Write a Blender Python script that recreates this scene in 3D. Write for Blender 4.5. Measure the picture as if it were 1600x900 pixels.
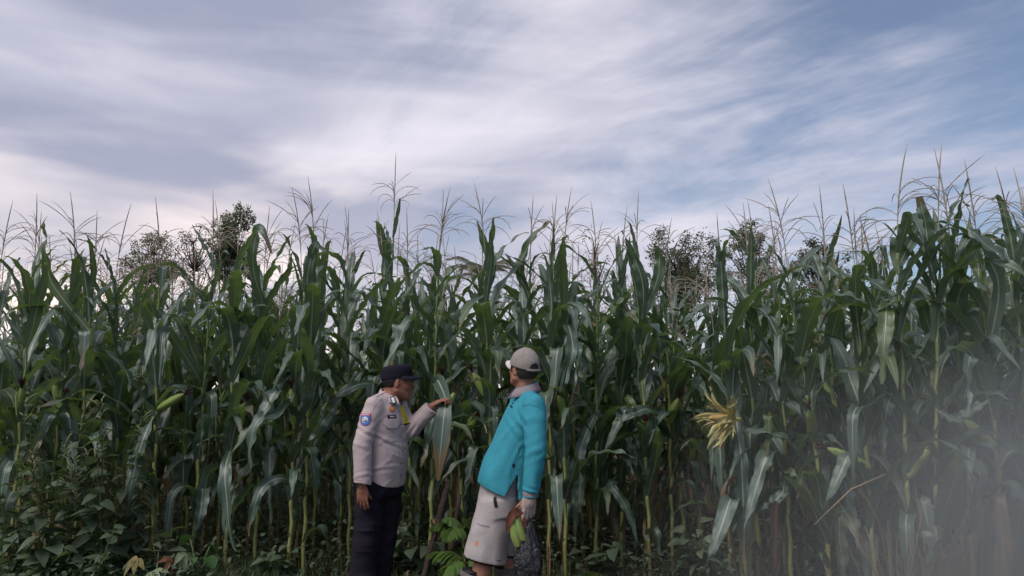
import bpy, math, random
import numpy as np
from mathutils import Vector, Matrix
from mathutils.bvhtree import BVHTree
R = math.radians
for o in list(bpy.data.objects):
    bpy.data.objects.remove(o)
scene = bpy.context.scene
COL = scene.collection

# ------------------------------------------------------------------ camera
PITCH = R(7.7)
CAM_Z = 1.5
FPX = 1164.0                       # focal length in pixels of a 1600 px wide picture
cam_data = bpy.data.cameras.new('camera')
cam = bpy.data.objects.new('camera', cam_data)
COL.objects.link(cam)
cam.location = (0, 0, CAM_Z)
cam.rotation_euler = (math.pi / 2 + PITCH, 0, 0)
cam_data.sensor_width = 36.0
cam_data.lens = 36.0 * FPX / 1600.0
cam_data.clip_start = 0.05
cam_data.clip_end = 6000
scene.camera = cam

# ------------------------------------------------------------------ sky
SUN_AZ = R(-138)      # clockwise from the viewing direction (+Y): left, a little behind the camera
SUN_EL = R(52)
sun_dir = Vector((math.sin(SUN_AZ) * math.cos(SUN_EL), math.cos(SUN_AZ) * math.cos(SUN_EL), math.sin(SUN_EL)))
world = bpy.data.worlds.new('World')
scene.world = world
world.use_nodes = True
NT = world.node_tree
NT.nodes.clear()


class G:
    """tiny helper for writing node graphs"""
    def __init__(self, nt):
        self.nt = nt

    def n(self, t, **kw):
        nd = self.nt.nodes.new(t)
        for k, v in kw.items():
            setattr(nd, k, v)
        return nd

    def put(self, sock, v):
        if isinstance(v, bpy.types.NodeSocket):
            self.nt.links.new(v, sock)
        elif v is not None:
            if sock.type == 'RGBA' and len(v) == 3:
                v = tuple(v) + (1.0,)
            sock.default_value = v

    def m(self, op, a, b=None, c=None, clamp=False):
        nd = self.n('ShaderNodeMath', operation=op, use_clamp=clamp)
        for i, v in enumerate((a, b, c)):
            if v is not None:
                self.put(nd.inputs[i], v)
        return nd.outputs[0]

    def ramp(self, x, lo, hi, a=0.0, b=1.0):
        nd = self.n('ShaderNodeMapRange', interpolation_type='SMOOTHSTEP')
        for i, v in enumerate((x, lo, hi, a, b)):
            self.put(nd.inputs[i], v)
        return nd.outputs[0]

    def mix(self, f, a, b, blend='MIX'):
        nd = self.n('ShaderNodeMix', data_type='RGBA', blend_type=blend)
        self.put(nd.inputs[0], f)
        self.put(nd.inputs[6], a)
        self.put(nd.inputs[7], b)
        return nd.outputs[2]

    def noise(self, vec, scale, detail=4.0, rough=0.5, dist=0.0):
        nd = self.n('ShaderNodeTexNoise')
        if vec is not None:
            self.put(nd.inputs['Vector'], vec)
        nd.inputs['Scale'].default_value = scale
        nd.inputs['Detail'].default_value = detail
        nd.inputs['Roughness'].default_value = rough
        nd.inputs['Distortion'].default_value = dist
        return nd.outputs[0]

    def xyz(self, x, y, z):
        nd = self.n('ShaderNodeCombineXYZ')
        for i, v in enumerate((x, y, z)):
            self.put(nd.inputs[i], v)
        return nd.outputs[0]

    def sep(self, v):
        nd = self.n('ShaderNodeSeparateXYZ')
        self.put(nd.inputs[0], v)
        return nd.outputs

    def mapping(self, v, scale=(1, 1, 1), loc=(0, 0, 0), rot=(0, 0, 0)):
        nd = self.n('ShaderNodeMapping')
        self.put(nd.inputs[0], v)
        nd.inputs[1].default_value = loc
        nd.inputs[2].default_value = rot
        nd.inputs[3].default_value = scale
        return nd.outputs[0]


g = G(NT)
tc = g.n('ShaderNodeTexCoord')
dx, dy, dz = g.sep(tc.outputs['Generated'])
sky = g.n('ShaderNodeTexSky', sky_type='NISHITA', sun_disc=False)
sky.sun_elevation = SUN_EL
sky.sun_rotation = SUN_AZ
sky.altitude = 100
sky.air_density = 1.2
sky.dust_density = 0.6
sky.ozone_density = 6.0
SKY_A, SKY_B, SKY_C = 10.4, 47.7, 3.3      # which stretch of the cloud layer
# clouds lie on a high flat layer; streaks run along one direction of that layer
hz = g.m('ADD', g.m('MAXIMUM', dz, 0.0), 0.10)
qx = g.m('DIVIDE', dx, hz)
qy = g.m('DIVIDE', dy, hz)
A = R(-33)
du = g.m('ADD', g.m('MULTIPLY', qx, math.sin(A)), g.m('MULTIPLY', qy, math.cos(A)))      # along the streaks
dv = g.m('SUBTRACT', g.m('MULTIPLY', qx, math.cos(A)), g.m('MULTIPLY', qy, math.sin(A)))  # across them
warp = g.noise(g.xyz(g.m('MULTIPLY', du, 0.45), g.m('MULTIPLY', dv, 0.6), 3.1), 1.0, 3, 0.5)
dvw = g.m('ADD', dv, g.m('MULTIPLY', warp, 0.9))
duw = g.m('ADD', du, g.m('MULTIPLY', warp, 0.4))
broad = g.noise(g.xyz(g.m('MULTIPLY', du, 0.30), g.m('MULTIPLY', dvw, 0.62), SKY_A), 1.0, 2, 0.45)
streak = g.noise(g.xyz(g.m('MULTIPLY', duw, 0.55), g.m('MULTIPLY', dvw, 1.25), SKY_B), 1.0, 5, 0.50, 0.1)
wisp = g.noise(g.xyz(g.m('MULTIPLY', duw, 0.9), g.m('MULTIPLY', dvw, 4.6), SKY_C), 1.0, 5, 0.6, 0.25)
# the layer is closed towards the left of the view and opens towards the right
open_ = g.ramp(g.m('ADD', g.m('MULTIPLY', dx, 0.8), g.m('MULTIPLY', dz, 0.22)), 0.14, 0.52)
cover = g.m('ADD', g.m('MULTIPLY', broad, 0.30), g.m('ADD', g.m('MULTIPLY', streak, 0.95), g.m('MULTIPLY', wisp, 0.38)))
patch = g.noise(g.xyz(g.m('MULTIPLY', duw, 1.2), g.m('MULTIPLY', dvw, 1.6), 9.9), 1.0, 5, 0.66, 0.3)
cover = g.m('ADD', cover, g.m('MULTIPLY', g.m('SUBTRACT', patch, 0.5), 0.75))
cover = g.m('SUBTRACT', cover, g.m('MULTIPLY', open_, 0.36))
mask = g.ramp(cover, 0.32, 0.92, 0.12, 1.0)
mask = g.m('MAXIMUM', mask, g.m('MULTIPLY', g.ramp(dz, 0.16, 0.04), 0.80))
mask = g.m('MAXIMUM', mask, g.m('MULTIPLY', g.ramp(dx, 0.12, -0.25), 0.92))
mask = g.m('MULTIPLY', mask, 0.97)
# layered banks seen edge-on towards the horizon
bank = g.noise(g.xyz(g.m('MULTIPLY', dx, 1.5), g.m('MULTIPLY', dy, 1.5), g.m('MULTIPLY', dz, 7.0)), 1.0, 4, 0.5, 0.4)
thick = g.ramp(g.m('ADD', g.m('MULTIPLY', bank, 0.75), g.m('ADD', g.m('MULTIPLY', broad, 0.35), g.m('MULTIPLY', streak, 0.25))), 0.52, 0.78)
thick = g.m('MULTIPLY', thick, g.ramp(dv, 3.0, 0.6, 0.45, 1.0))
ccol = g.mix(thick, (0.62, 0.59, 0.65, 1), (0.265, 0.28, 0.375, 1))
glow_az = g.m('ADD', g.m('MULTIPLY', dx, math.sin(R(-30))), g.m('MULTIPLY', dy, math.cos(R(-30))))
glow = g.m('MULTIPLY', g.ramp(glow_az, 0.74, 0.98), g.ramp(dz, 0.34, 0.10))
glow = g.m('MULTIPLY', glow, g.ramp(bank, 0.62, 0.42, 0.1, 1.0))
ccol = g.mix(glow, ccol, (0.98, 0.82, 0.74, 1))
bg1 = g.n('ShaderNodeBackground')
g.put(bg1.inputs[0], sky.outputs[0])
bg1.inputs[1].default_value = 0.062
bg2 = g.n('ShaderNodeBackground')
g.put(bg2.inputs[0], ccol)
bg2.inputs[1].default_value = 1.0
mx = g.n('ShaderNodeMixShader')
g.put(mx.inputs[0], mask)
NT.links.new(bg1.outputs[0], mx.inputs[1])
NT.links.new(bg2.outputs[0], mx.inputs[2])
wo = g.n('ShaderNodeOutputWorld')
NT.links.new(mx.outputs[0], wo.inputs[0])
world.cycles.sampling_method = 'MANUAL'
world.cycles.sample_map_resolution = 1024

# ------------------------------------------------------------------ sun (veiled by the cloud layer: very soft)
sl = bpy.data.lights.new('sun', 'SUN')
sl.energy = 1.5
sl.angle = R(28)
sl.color = (1.0, 0.95, 0.90)
sun = bpy.data.objects.new('sun', sl)
COL.objects.link(sun)
sun.location = (-6, -5, 12)
sun.rotation_euler = sun_dir.to_track_quat('Z', 'Y').to_euler()

scene.view_settings.view_transform = 'Standard'
scene.view_settings.look = 'None'
scene.view_settings.exposure = 0.58
scene.view_settings.gamma = 1.0
scene.view_settings.use_curve_mapping = False
scene.render.engine = 'CYCLES'
cy = scene.cycles
cy.use_denoising = True
cy.use_adaptive_sampling = True
cy.adaptive_threshold = 0.03
cy.max_bounces = 4
cy.diffuse_bounces = 1
cy.glossy_bounces = 2
cy.transmission_bounces = 2
cy.transparent_max_bounces = 8
cy.volume_bounces = 0
cy.caustics_reflective = False
cy.caustics_refractive = False


# ------------------------------------------------------------------ helpers
def px(x, y, Y):
    """pixel of the photograph + distance -> point in the place (used only to plan where things stand)"""
    b = (450 - y) / FPX
    a = (x - 800) / FPX
    c, s = math.cos(PITCH), math.sin(PITCH)
    d_y = c - b * s
    d_z = s + b * c
    return Vector((Y * a / d_y, Y, CAM_Z + Y * d_z / d_y))


def link(o, parent=None):
    COL.objects.link(o)
    if parent is not None:
        o.parent = parent
    return o


def tag(o, label=None, cat=None, group=None, kind=None):
    for k, v in (('label', label), ('category', cat), ('group', group), ('kind', kind)):
        if v:
            o[k] = v
    return o


def empty(name, loc=(0, 0, 0), rz=0.0):
    o = bpy.data.objects.new(name, None)
    COL.objects.link(o)
    o.location = loc
    o.rotation_euler = (0, 0, rz)
    o.empty_display_size = 0.1
    return o


def mesh_np(name, V, F, uv=None, smooth=True, mats=(), attrs=None):
    """V (n,3) array, F list of quads/tris (array (m,4) or (m,3) or list of lists)"""
    me = bpy.data.meshes.new(name)
    V = np.asarray(V, dtype=np.float32)
    if isinstance(F, np.ndarray):
        k = F.shape[1]
        me.vertices.add(len(V))
        me.vertices.foreach_set('co', V.ravel())
        me.loops.add(F.size)
        me.loops.foreach_set('vertex_index', F.ravel().astype(np.int32))
        me.polygons.add(len(F))
        me.polygons.foreach_set('loop_start', np.arange(0, F.size, k, dtype=np.int32))
        me.polygons.foreach_set('loop_total', np.full(len(F), k, dtype=np.int32))
        loops = F.ravel()
        me.update(calc_edges=True)
    else:
        me.from_pydata([tuple(map(float, v)) for v in V], [], [tuple(int(i) for i in f) for f in F])
        loops = np.array([i for f in F for i in f])
    if uv is not None:
        l = me.uv_layers.new(name='UVMap')
        l.data.foreach_set('uv', np.asarray(uv, dtype=np.float32)[loops].ravel())
    for an, av in (attrs or {}).items():
        at = me.attributes.new(an, 'FLOAT', 'POINT')
        at.data.foreach_set('value', np.asarray(av, dtype=np.float32))
    if smooth:
        me.polygons.foreach_set('use_smooth', np.ones(len(me.polygons), dtype=bool))
    for m in mats:
        me.materials.append(m)
    me.update()
    return me


def obj(name, me, parent=None, loc=None, rot=None, scale=None):
    o = bpy.data.objects.new(name, me)
    COL.objects.link(o)
    if parent is not None:
        o.parent = parent
    if loc is not None:
        o.location = loc
    if rot is not None:
        o.rotation_euler = rot
    if scale is not None:
        o.scale = scale
    return o


def tube(points, radii, n=6, cap=True, flat=1.0):
    """swept tube through points -> V, F"""
    P_ = [Vector(p) for p in points]
    V, F = [], []
    up = Vector((0.13, 0.31, 0.94))
    prev = None
    for i, p in enumerate(P_):
        t = (P_[min(i + 1, len(P_) - 1)] - P_[max(i - 1, 0)])
        if t.length < 1e-9:
            t = Vector((0, 0, 1))
        t.normalize()
        if prev is None:
            a = t.cross(up)
            if a.length < 0.05:
                a = t.cross(Vector((1, 0, 0)))
            a.normalize()
        else:
            a = (prev - t * prev.dot(t)).normalized()
        prev = a
        b = t.cross(a)
        for k in range(n):
            q = 2 * math.pi * k / n
            V.append(p + (a * math.cos(q) + b * math.sin(q) * flat) * radii[i])
    for i in range(len(P_) - 1):
        for k in range(n):
            F.append((i * n + k, i * n + (k + 1) % n, (i + 1) * n + (k + 1) % n, (i + 1) * n + k))
    if cap:
        F.append(tuple(range(n))[::-1])
        F.append(tuple(range((len(P_) - 1) * n, len(P_) * n)))
    return [tuple(v) for v in V], F


class Acc:
    """collects shapes into one mesh"""
    def __init__(self):
        self.V, self.F, self.uv, self.mi = [], [], [], []

    def add(self, VF, uv=None, mi=0):
        V, F = VF[0], VF[1]
        k = len(self.V)
        self.V += [tuple(v) for v in V]
        self.F += [tuple(i + k for i in f) for f in F]
        self.uv += list(uv) if uv is not None else [(0.5, 0.5)] * len(V)
        self.mi += [mi] * len(F)
        return self

    def mesh(self, name, mats, smooth=True, attrs=None):
        me = mesh_np(name, self.V, self.F, self.uv, smooth, mats, attrs)
        if any(self.mi):
            me.polygons.foreach_set('material_index', np.array(self.mi, dtype=np.int32))
        return me


def new_mat(name):
    m = bpy.data.materials.new(name)
    m.use_nodes = True
    m.node_tree.nodes.clear()
    return m, G(m.node_tree)


def finish(g_, shader, disp=None):
    o = g_.n('ShaderNodeOutputMaterial')
    g_.nt.links.new(shader, o.inputs[0])
    return o


def principled(g_, color, rough=0.6, spec=0.4, bump=None, bump_s=0.3, bump_d=0.01, **kw):
    p = g_.n('ShaderNodeBsdfPrincipled')
    g_.put(p.inputs['Base Color'], color)
    g_.put(p.inputs['Roughness'], rough)
    g_.put(p.inputs['Specular IOR Level'], spec)
    for k, v in kw.items():
        g_.put(p.inputs[k], v)
    if bump is not None:
        b = g_.n('ShaderNodeBump')
        b.inputs['Strength'].default_value = bump_s
        b.inputs['Distance'].default_value = bump_d
        g_.put(b.inputs['Height'], bump)
        g_.nt.links.new(b.outputs[0], p.inputs['Normal'])
    return p.outputs[0]


def simple_mat(name, color, rough=0.7, var=0.25, scale=12.0, spec=0.3, bump_s=0.2, bump_d=0.005, dark=0.6):
    m, q = new_mat(name)
    t = q.n('ShaderNodeTexCoord')
    nz = q.noise(t.outputs['Object'], scale, 5, 0.6)
    c2 = tuple(c * dark for c in color)
    col = q.mix(q.ramp(nz, 0.5 - var, 0.5 + var), c2, color)
    finish(q, principled(q, col, rough, spec, q.noise(t.outputs['Object'], scale * 6, 3), bump_s, bump_d))
    return m
# ================================================================== maize: materials
def leaf_material(name, blade_a, blade_b, rib, trans, tfac, rnd_attr=False, dry=False):
    m, q = new_mat(name)
    uv = q.n('ShaderNodeUVMap', uv_map='UVMap')
    u, v, _ = q.sep(uv.outputs[0])
    if rnd_attr:
        rnd = q.n('ShaderNodeAttribute', attribute_name='rnd').outputs['Fac']
    else:
        rnd = q.n('ShaderNodeObjectInfo').outputs['Random']
    t = q.n('ShaderNodeTexCoord')
    au = q.m('ABSOLUTE', q.m('SUBTRACT', u, 0.5))
    ribm = q.ramp(au, q.m('MULTIPLY', q.m('SUBTRACT', 1.25, v), 0.062), q.m('MULTIPLY', q.m('SUBTRACT', 1.25, v), 0.030), 0, 1)
    veins = q.noise(q.xyz(q.m('MULTIPLY', u, 38.0), q.m('MULTIPLY', v, 1.2), q.m('MULTIPLY', rnd, 40)), 1.0, 1, 0.5)
    blot = q.noise(q.xyz(q.m('MULTIPLY', u, 3.0), q.m('MULTIPLY', v, 9.0), q.m('MULTIPLY', rnd, 90)), 1.0, 2, 0.6)
    col = q.mix(rnd, blade_a, blade_b)
    col = q.mix(q.ramp(veins, 0.30, 0.72, 0.0, 0.55), col, tuple(min(1, c * 1.7) for c in blade_b[:3]))
    col = q.mix(q.ramp(blot, 0.55, 0.85, 0.0, 0.40), col, (0.11, 0.12, 0.035) if not dry else (0.10, 0.06, 0.03))
    if not dry:
        col = q.mix(q.ramp(q.m('FRACT', q.m('MULTIPLY', rnd, 7.13)), 0.80, 0.98, 0.0, 0.8), col, (0.105, 0.145, 0.042))
    if not dry:
        spot = q.noise(q.xyz(q.m('MULTIPLY', u, 7.0), q.m('MULTIPLY', v, 26.0), q.m('MULTIPLY', rnd, 55)), 1.0, 1, 0.6)
        col = q.mix(q.m('MULTIPLY', q.ramp(spot, 0.66, 0.72, 0, 0.7), q.ramp(q.m('FRACT', q.m('MULTIPLY', rnd, 5.7)), 0.5, 0.6)), col, (0.20, 0.17, 0.08))
    # withered tips and margins on some leaves
    r2 = q.m('FRACT', q.m('MULTIPLY', rnd, 17.3))
    tip = q.m('ADD', q.m('ADD', q.m('MULTIPLY', v, 1.0), q.m('MULTIPLY', au, 0.35)), q.m('MULTIPLY', blot, 0.25))
    tipm = q.ramp(tip, q.m('SUBTRACT', 1.30, q.m('MULTIPLY', r2, 0.34)), q.m('SUBTRACT', 1.40, q.m('MULTIPLY', r2, 0.28)))
    col = q.mix(tipm, col, (0.20, 0.13, 0.065))
    col = q.mix(q.m('MULTIPLY', ribm, 0.85), col, rib)
    bs = principled(q, col, q.ramp(veins, 0.3, 0.7, 0.29, 0.44), 0.85, q.m('ADD', veins, q.m('MULTIPLY', blot, 0.8)), 0.5, 0.005)
    tr = q.n('ShaderNodeBsdfTranslucent')
    q.put(tr.inputs[0], q.mix(q.m('MULTIPLY', ribm, 0.6), trans, tuple(c * 0.35 for c in trans)))
    ms = q.n('ShaderNodeMixShader')
    ms.inputs[0].default_value = tfac
    q.nt.links.new(bs, ms.inputs[1])
    q.nt.links.new(tr.outputs[0], ms.inputs[2])
    finish(q, ms.outputs[0])
    return m


BL_A, BL_B, RIB, TRN = (0.043, 0.077, 0.060), (0.084, 0.130, 0.098), (0.52, 0.55, 0.42), (0.19, 0.30, 0.06)
M_LEAF = leaf_material('maize_leaf', BL_A, BL_B, RIB, TRN, 0.27)
M_LEAF_FAR = leaf_material('maize_leaf_far', BL_A, BL_B, RIB, TRN, 0.27, rnd_attr=True)
M_LEAF_DRY = leaf_material('maize_leaf_dry', (0.17, 0.105, 0.055), (0.26, 0.17, 0.095), (0.34, 0.27, 0.17), (0.22, 0.13, 0.06), 0.2, dry=True)
M_LEAF_DRY_FAR = leaf_material('maize_leaf_dry_far', (0.17, 0.105, 0.055), (0.26, 0.17, 0.095), (0.34, 0.27, 0.17), (0.22, 0.13, 0.06), 0.2, rnd_attr=True, dry=True)


def stalk_material():
    m, q = new_mat('maize_stalk')
    t = q.n('ShaderNodeTexCoord')
    x, y, z = q.sep(t.outputs['Object'])
    rnd = q.n('ShaderNodeObjectInfo').outputs['Random']
    nz = q.noise(q.xyz(q.m('MULTIPLY', x, 90), q.m('MULTIPLY', y, 90), q.m('MULTIPLY', z, 5)), 1.0, 4, 0.6)
    low = q.ramp(z, 0.55, 0.05)
    col = q.mix(nz, (0.20, 0.23, 0.065), (0.34, 0.35, 0.12))
    col = q.mix(q.ramp(z, 1.0, 2.0, 0, 0.75), col, (0.10, 0.17, 0.055))
    col = q.mix(q.m('MULTIPLY', low, q.ramp(rnd, 0.2, 0.9, 0.2, 0.9)), col, (0.25, 0.16, 0.075))
    col = q.mix(q.ramp(q.noise(t.outputs['Object'], 14, 4, 0.7), 0.58, 0.75, 0, 0.6), col, (0.13, 0.07, 0.035))
    finish(q, principled(q, col, 0.45, 0.4, nz, 0.3, 0.004))
    return m


M_STALK = stalk_material()
M_TASSEL = simple_mat('maize_tassel', (0.44, 0.37, 0.28), 0.8, 0.3, 20, dark=0.6)
M_SILK = simple_mat('maize_silk', (0.075, 0.030, 0.022), 0.8, 0.3, 40, dark=0.5)
M_KERNEL = simple_mat('maize_kernel', (0.60, 0.40, 0.14), 0.4, 0.3, 60, spec=0.5, dark=0.7)


def husk_material(name, a, b):
    m, q = new_mat(name)
    uv = q.n('ShaderNodeUVMap', uv_map='UVMap')
    u, v, _ = q.sep(uv.outputs[0])
    nz = q.noise(q.xyz(q.m('MULTIPLY', u, 60), q.m('MULTIPLY', v, 2.5), 0.0), 1.0, 3, 0.5)
    col = q.mix(nz, a, b)
    col = q.mix(q.ramp(v, 0.8, 1.0, 0, 0.5), col, (0.2, 0.13, 0.06))
    finish(q, principled(q, col, 0.5, 0.35, nz, 0.4, 0.004))
    return m


M_HUSK = husk_material('maize_husk', (0.19, 0.27, 0.065), (0.33, 0.41, 0.13))
M_HUSK_PALE = husk_material('maize_husk_pale', (0.46, 0.44, 0.15), (0.70, 0.58, 0.26))


# ================================================================== maize: leaf shapes
def leaf_sheet(center, tang_n, side, W, nseg, fold, ruffle, rng, cols=(-1, -0.55, 0, 0.55, 1), torn=0.0):
    """build a leaf blade around a centreline: arrays center (n,3), normal (n,3), side (n,3), half widths W (n)"""
    n = len(center)
    s = np.linspace(0, 1, n)
    V, UV = [], []
    ph1, ph2 = rng.uniform(0, 6.28, 2)
    f1, f2 = rng.uniform(3.5, 8.0, 2)
    g1, gp, gf = rng.uniform(0.3, 1.0), rng.uniform(0, 6.28), rng.uniform(1.5, 3.5)
    wj = 1 + 0.07 * np.sin(np.linspace(0, rng.uniform(8, 22), n) + ph1) + rng.normal(0, 0.02, n)
    W = W * wj
    for i in range(n):
        for c in cols:
            rf = ruffle * (abs(c) ** 2) * math.sin((f1 if c < 0 else f2) * 6.28 * s[i] + (ph1 if c < 0 else ph2)) * min(1, 4 * s[i]) * (1.1 - 0.7 * s[i]) + g1 * ruffle * (0.5 + 0.5 * c) * math.sin(gf * 6.28 * s[i] + gp + c) * min(1, 3 * s[i])
            off = fold[i] * abs(c) * W[i] + rf
            V.append(center[i] + side[i] * (c * W[i]) + tang_n[i] * off)
            UV.append((0.5 + 0.5 * c, s[i]))
    m = len(cols)
    F = []
    for i in range(n - 1):
        for k in range(m - 1):
            F.append((i * m + k, i * m + k + 1, (i + 1) * m + k + 1, (i + 1) * m + k))
    V = np.array(V)
    if torn > 0:
        # the blade is shredded into strips from `torn` to the tip
        V2, UV2, F2 = [], [], []
        i0 = int(torn * (n - 1))
        for k in range(m - 1):
            spread = rng.normal(0, 0.055)
            drop = rng.uniform(-0.05, 0.03)
            end = n - rng.integers(0, max(1, (n - i0) // 2))
            b0 = len(V2)
            for i in range(end):
                a, b = V[i * m + k].copy(), V[i * m + k + 1].copy()
                if i > i0:
                    q = (i - i0) / (n - i0)
                    mid = (a + b) / 2
                    a = mid + (a - mid) * (1 - 0.75 * q)
                    b = mid + (b - mid) * (1 - 0.75 * q)
                    o = side[i] * spread * q + tang_n[i] * drop * q
                    a, b = a + o, b + o
                V2 += [a, b]
                UV2 += [UV[i * m + k], UV[i * m + k + 1]]
            for i in range(end - 1):
                F2.append((b0 + 2 * i, b0 + 2 * i + 1, b0 + 2 * i + 3, b0 + 2 * i + 2))
        return np.array(V2), np.array(F2), np.array(UV2)
    return V, np.array(F), np.array(UV)


def width_profile(s, W):
    base = 0.42 + 0.58 * np.clip(s / 0.22, 0, 1) ** 0.8
    tip = np.clip(1 - np.clip((s - 0.30) / 0.70, 0, 1) ** 1.9, 0, 1)
    return W * base * np.maximum(tip, 0.015)


def arc_leaf(seed, kind, L, W, nseg=26, cols=(-1, -0.55, 0, 0.55, 1)):
    """one maize leaf: origin at the stalk, x outward, z up"""
    rng = np.random.default_rng(seed)
    s = np.linspace(0, 1, nseg + 1)
    torn = 0.0
    if kind == 'up':
        e0, e1 = rng.uniform(74, 84), rng.uniform(35, 66)
        e = e0 + (e1 - e0) * s ** 1.6
        if rng.random() < 0.45:
            k = rng.uniform(0.6, 0.85)
            e = e - np.clip((s - k) / 0.12, 0, 1) * rng.uniform(40, 110)
    elif kind == 'spear':
        e0, e1 = rng.uniform(55, 74), rng.uniform(10, 45)
        e = e0 + (e1 - e0) * s ** 1.3 - np.clip((s - rng.uniform(0.7, 0.9)) / 0.2, 0, 1) * rng.uniform(0, 70)
    elif kind == 'arch':
        e0, e1 = rng.uniform(58, 76), rng.uniform(-70, -8)
        a = rng.uniform(0.10, 0.25)
        x = np.clip((s - a) / (0.95 - a), 0, 1)
        e = e0 + (e1 - e0) * (x * x * (3 - 2 * x)) ** rng.uniform(0.8, 1.1)
    elif kind == 'droop':
        e0, e1 = rng.uniform(40, 70), rng.uniform(-88, -78)
        a = rng.uniform(0.06, 0.2)
        x = np.clip((s - a) / rng.uniform(0.28, 0.5), 0, 1)
        e = e0 + (e1 - e0) * (x * x * (3 - 2 * x))
    elif kind == 'kink':
        e0, e1 = rng.uniform(50, 74), rng.uniform(-85, -55)
        k = rng.uniform(0.3, 0.6)
        e = e0 - 18 * s
        e = np.where(s > k, e + (e1 - e) * np.clip((s - k) / 0.07, 0, 1), e)
    elif kind == 'torn':
        e0, e1 = rng.uniform(45, 70), rng.uniform(-88, -80)
        x = np.clip((s - 0.1) / 0.3, 0, 1)
        e = e0 + (e1 - e0) * (x * x * (3 - 2 * x))
        torn = rng.uniform(0.35, 0.55)
    else:  # dry: hangs limp against the stalk
        e0, e1 = rng.uniform(0, 40), -86
        x = np.clip((s - 0.03) / rng.uniform(0.1, 0.22), 0, 1)
        e = e0 + (e1 - e0) * x
    e = np.radians(e)
    yaw = np.cumsum(rng.normal(0, 0.05, len(s))) + rng.uniform(-0.5, 0.5) * s
    ds = L / nseg
    t = np.stack([np.cos(e) * np.cos(yaw), np.cos(e) * np.sin(yaw), np.sin(e)], 1)
    c = np.zeros((len(s), 3))
    c[1:] = np.cumsum((t[1:] + t[:-1]) / 2, 0) * ds
    side = np.stack([-np.sin(yaw), np.cos(yaw), np.zeros_like(yaw)], 1)
    nrm = np.cross(t, side)
    tw = np.cumsum(rng.normal(0, 0.05, len(s))) + rng.uniform(-0.9, 0.9) * s ** 1.5
    if kind in ('droop', 'torn', 'kink', 'dry'):
        tw = tw + rng.uniform(-1.3, 1.3) * s
    side2 = side * np.cos(tw)[:, None] + nrm * np.sin(tw)[:, None]
    nrm2 = nrm * np.cos(tw)[:, None] - side * np.sin(tw)[:, None]
    fold = 0.55 * (1 - s) ** 1.5 + 0.16
    ruffle = W * rng.uniform(0.14, 0.46)
    if kind == 'dry':
        fold = fold + rng.uniform(0.5, 1.3)
        ruffle *= 1.4
    Wd = width_profile(s, W)
    return leaf_sheet(c, nrm2, side2, Wd, nseg, fold, ruffle, rng, cols, torn)


KINDS = {'up': 9, 'spear': 10, 'arch': 12, 'droop': 9, 'kink': 9, 'torn': 5, 'dry': 8}
LEAF = {}        # kind -> list of (mesh, raw low-res arrays)
for ki, (k, cnt) in enumerate(KINDS.items()):
    LEAF[k] = []
    for j in range(cnt):
        rg = np.random.default_rng(100 * ki + j)
        W = {'up': 0.048, 'spear': 0.052, 'arch': 0.056, 'droop': 0.058, 'kink': 0.056, 'torn': 0.066, 'dry': 0.036}[k] * rg.uniform(0.82, 1.22)
        V, F, UV = arc_leaf(1000 + 100 * ki + j, k, 1.0, W)
        me = mesh_np('maize_leaf_' + k, V, F, UV, True, [M_LEAF_DRY if k == 'dry' else M_LEAF])
        low = arc_leaf(1000 + 100 * ki + j, k, 1.0, W, 10, (-1, 0, 1))
        LEAF[k].append((me, low, V))


def leaf_from_points(pts, widths, seed=0, fold=0.2, ruffle=0.012, normal_hint=(0, -1, 0.3), nseg=28, torn=0.0, twist=0.0):
    """a leaf laid through given points (plant space)"""
    rng = np.random.default_rng(seed)
    pts = np.array([tuple(p) for p in pts], float)
    # Catmull-Rom resample
    m = len(pts)
    ext = np.vstack([2 * pts[0] - pts[1], pts, 2 * pts[-1] - pts[-2]])
    s = np.linspace(0, m - 1 - 1e-6, nseg + 1)
    i = s.astype(int)
    f = (s - i)[:, None]
    p0, p1, p2, p3 = ext[i], ext[i + 1], ext[i + 2], ext[i + 3]
    c = 0.5 * (2 * p1 + (p2 - p0) * f + (2 * p0 - 5 * p1 + 4 * p2 - p3) * f ** 2 + (3 * p1 - p0 - 3 * p2 + p3) * f ** 3)
    t = np.gradient(c, axis=0)
    t /= np.linalg.norm(t, axis=1)[:, None] + 1e-9
    h = np.array(normal_hint, float)
    side = np.cross(h[None], t)
    side /= np.linalg.norm(side, axis=1)[:, None] + 1e-9
    nrm = np.cross(t, side)
    if twist:
        tw = twist * np.linspace(-0.3, 1, nseg + 1) + 0.25 * np.sin(np.linspace(0, 7, nseg + 1) + seed)
        side, nrm = side * np.cos(tw)[:, None] + nrm * np.sin(tw)[:, None], nrm * np.cos(tw)[:, None] - side * np.sin(tw)[:, None]
    w = np.interp(np.linspace(0, 1, nseg + 1), np.linspace(0, 1, len(widths)), widths)
    return leaf_sheet(c, nrm, side, w, nseg, np.full(nseg + 1, fold), ruffle, rng, torn=torn)


# ================================================================== maize: stalks, ears, tassels
def stalk_path(seed, H, lean):
    rng = np.random.default_rng(seed)
    nn = 15
    zs = np.concatenate([[0.0], np.linspace(0.10, 1.0, nn) ** 0.95]) * H
    az = rng.uniform(0, 6.28)
    pts = []
    for i, z in enumerate(zs):
        zig = 0.006 * (-1) ** i if 0 < i < nn else 0
        cv = lean * (z / H) ** 1.5
        pts.append(Vector((math.cos(az) * cv + zig, math.sin(az) * cv + zig * 0.4, z)))
    return pts


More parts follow.
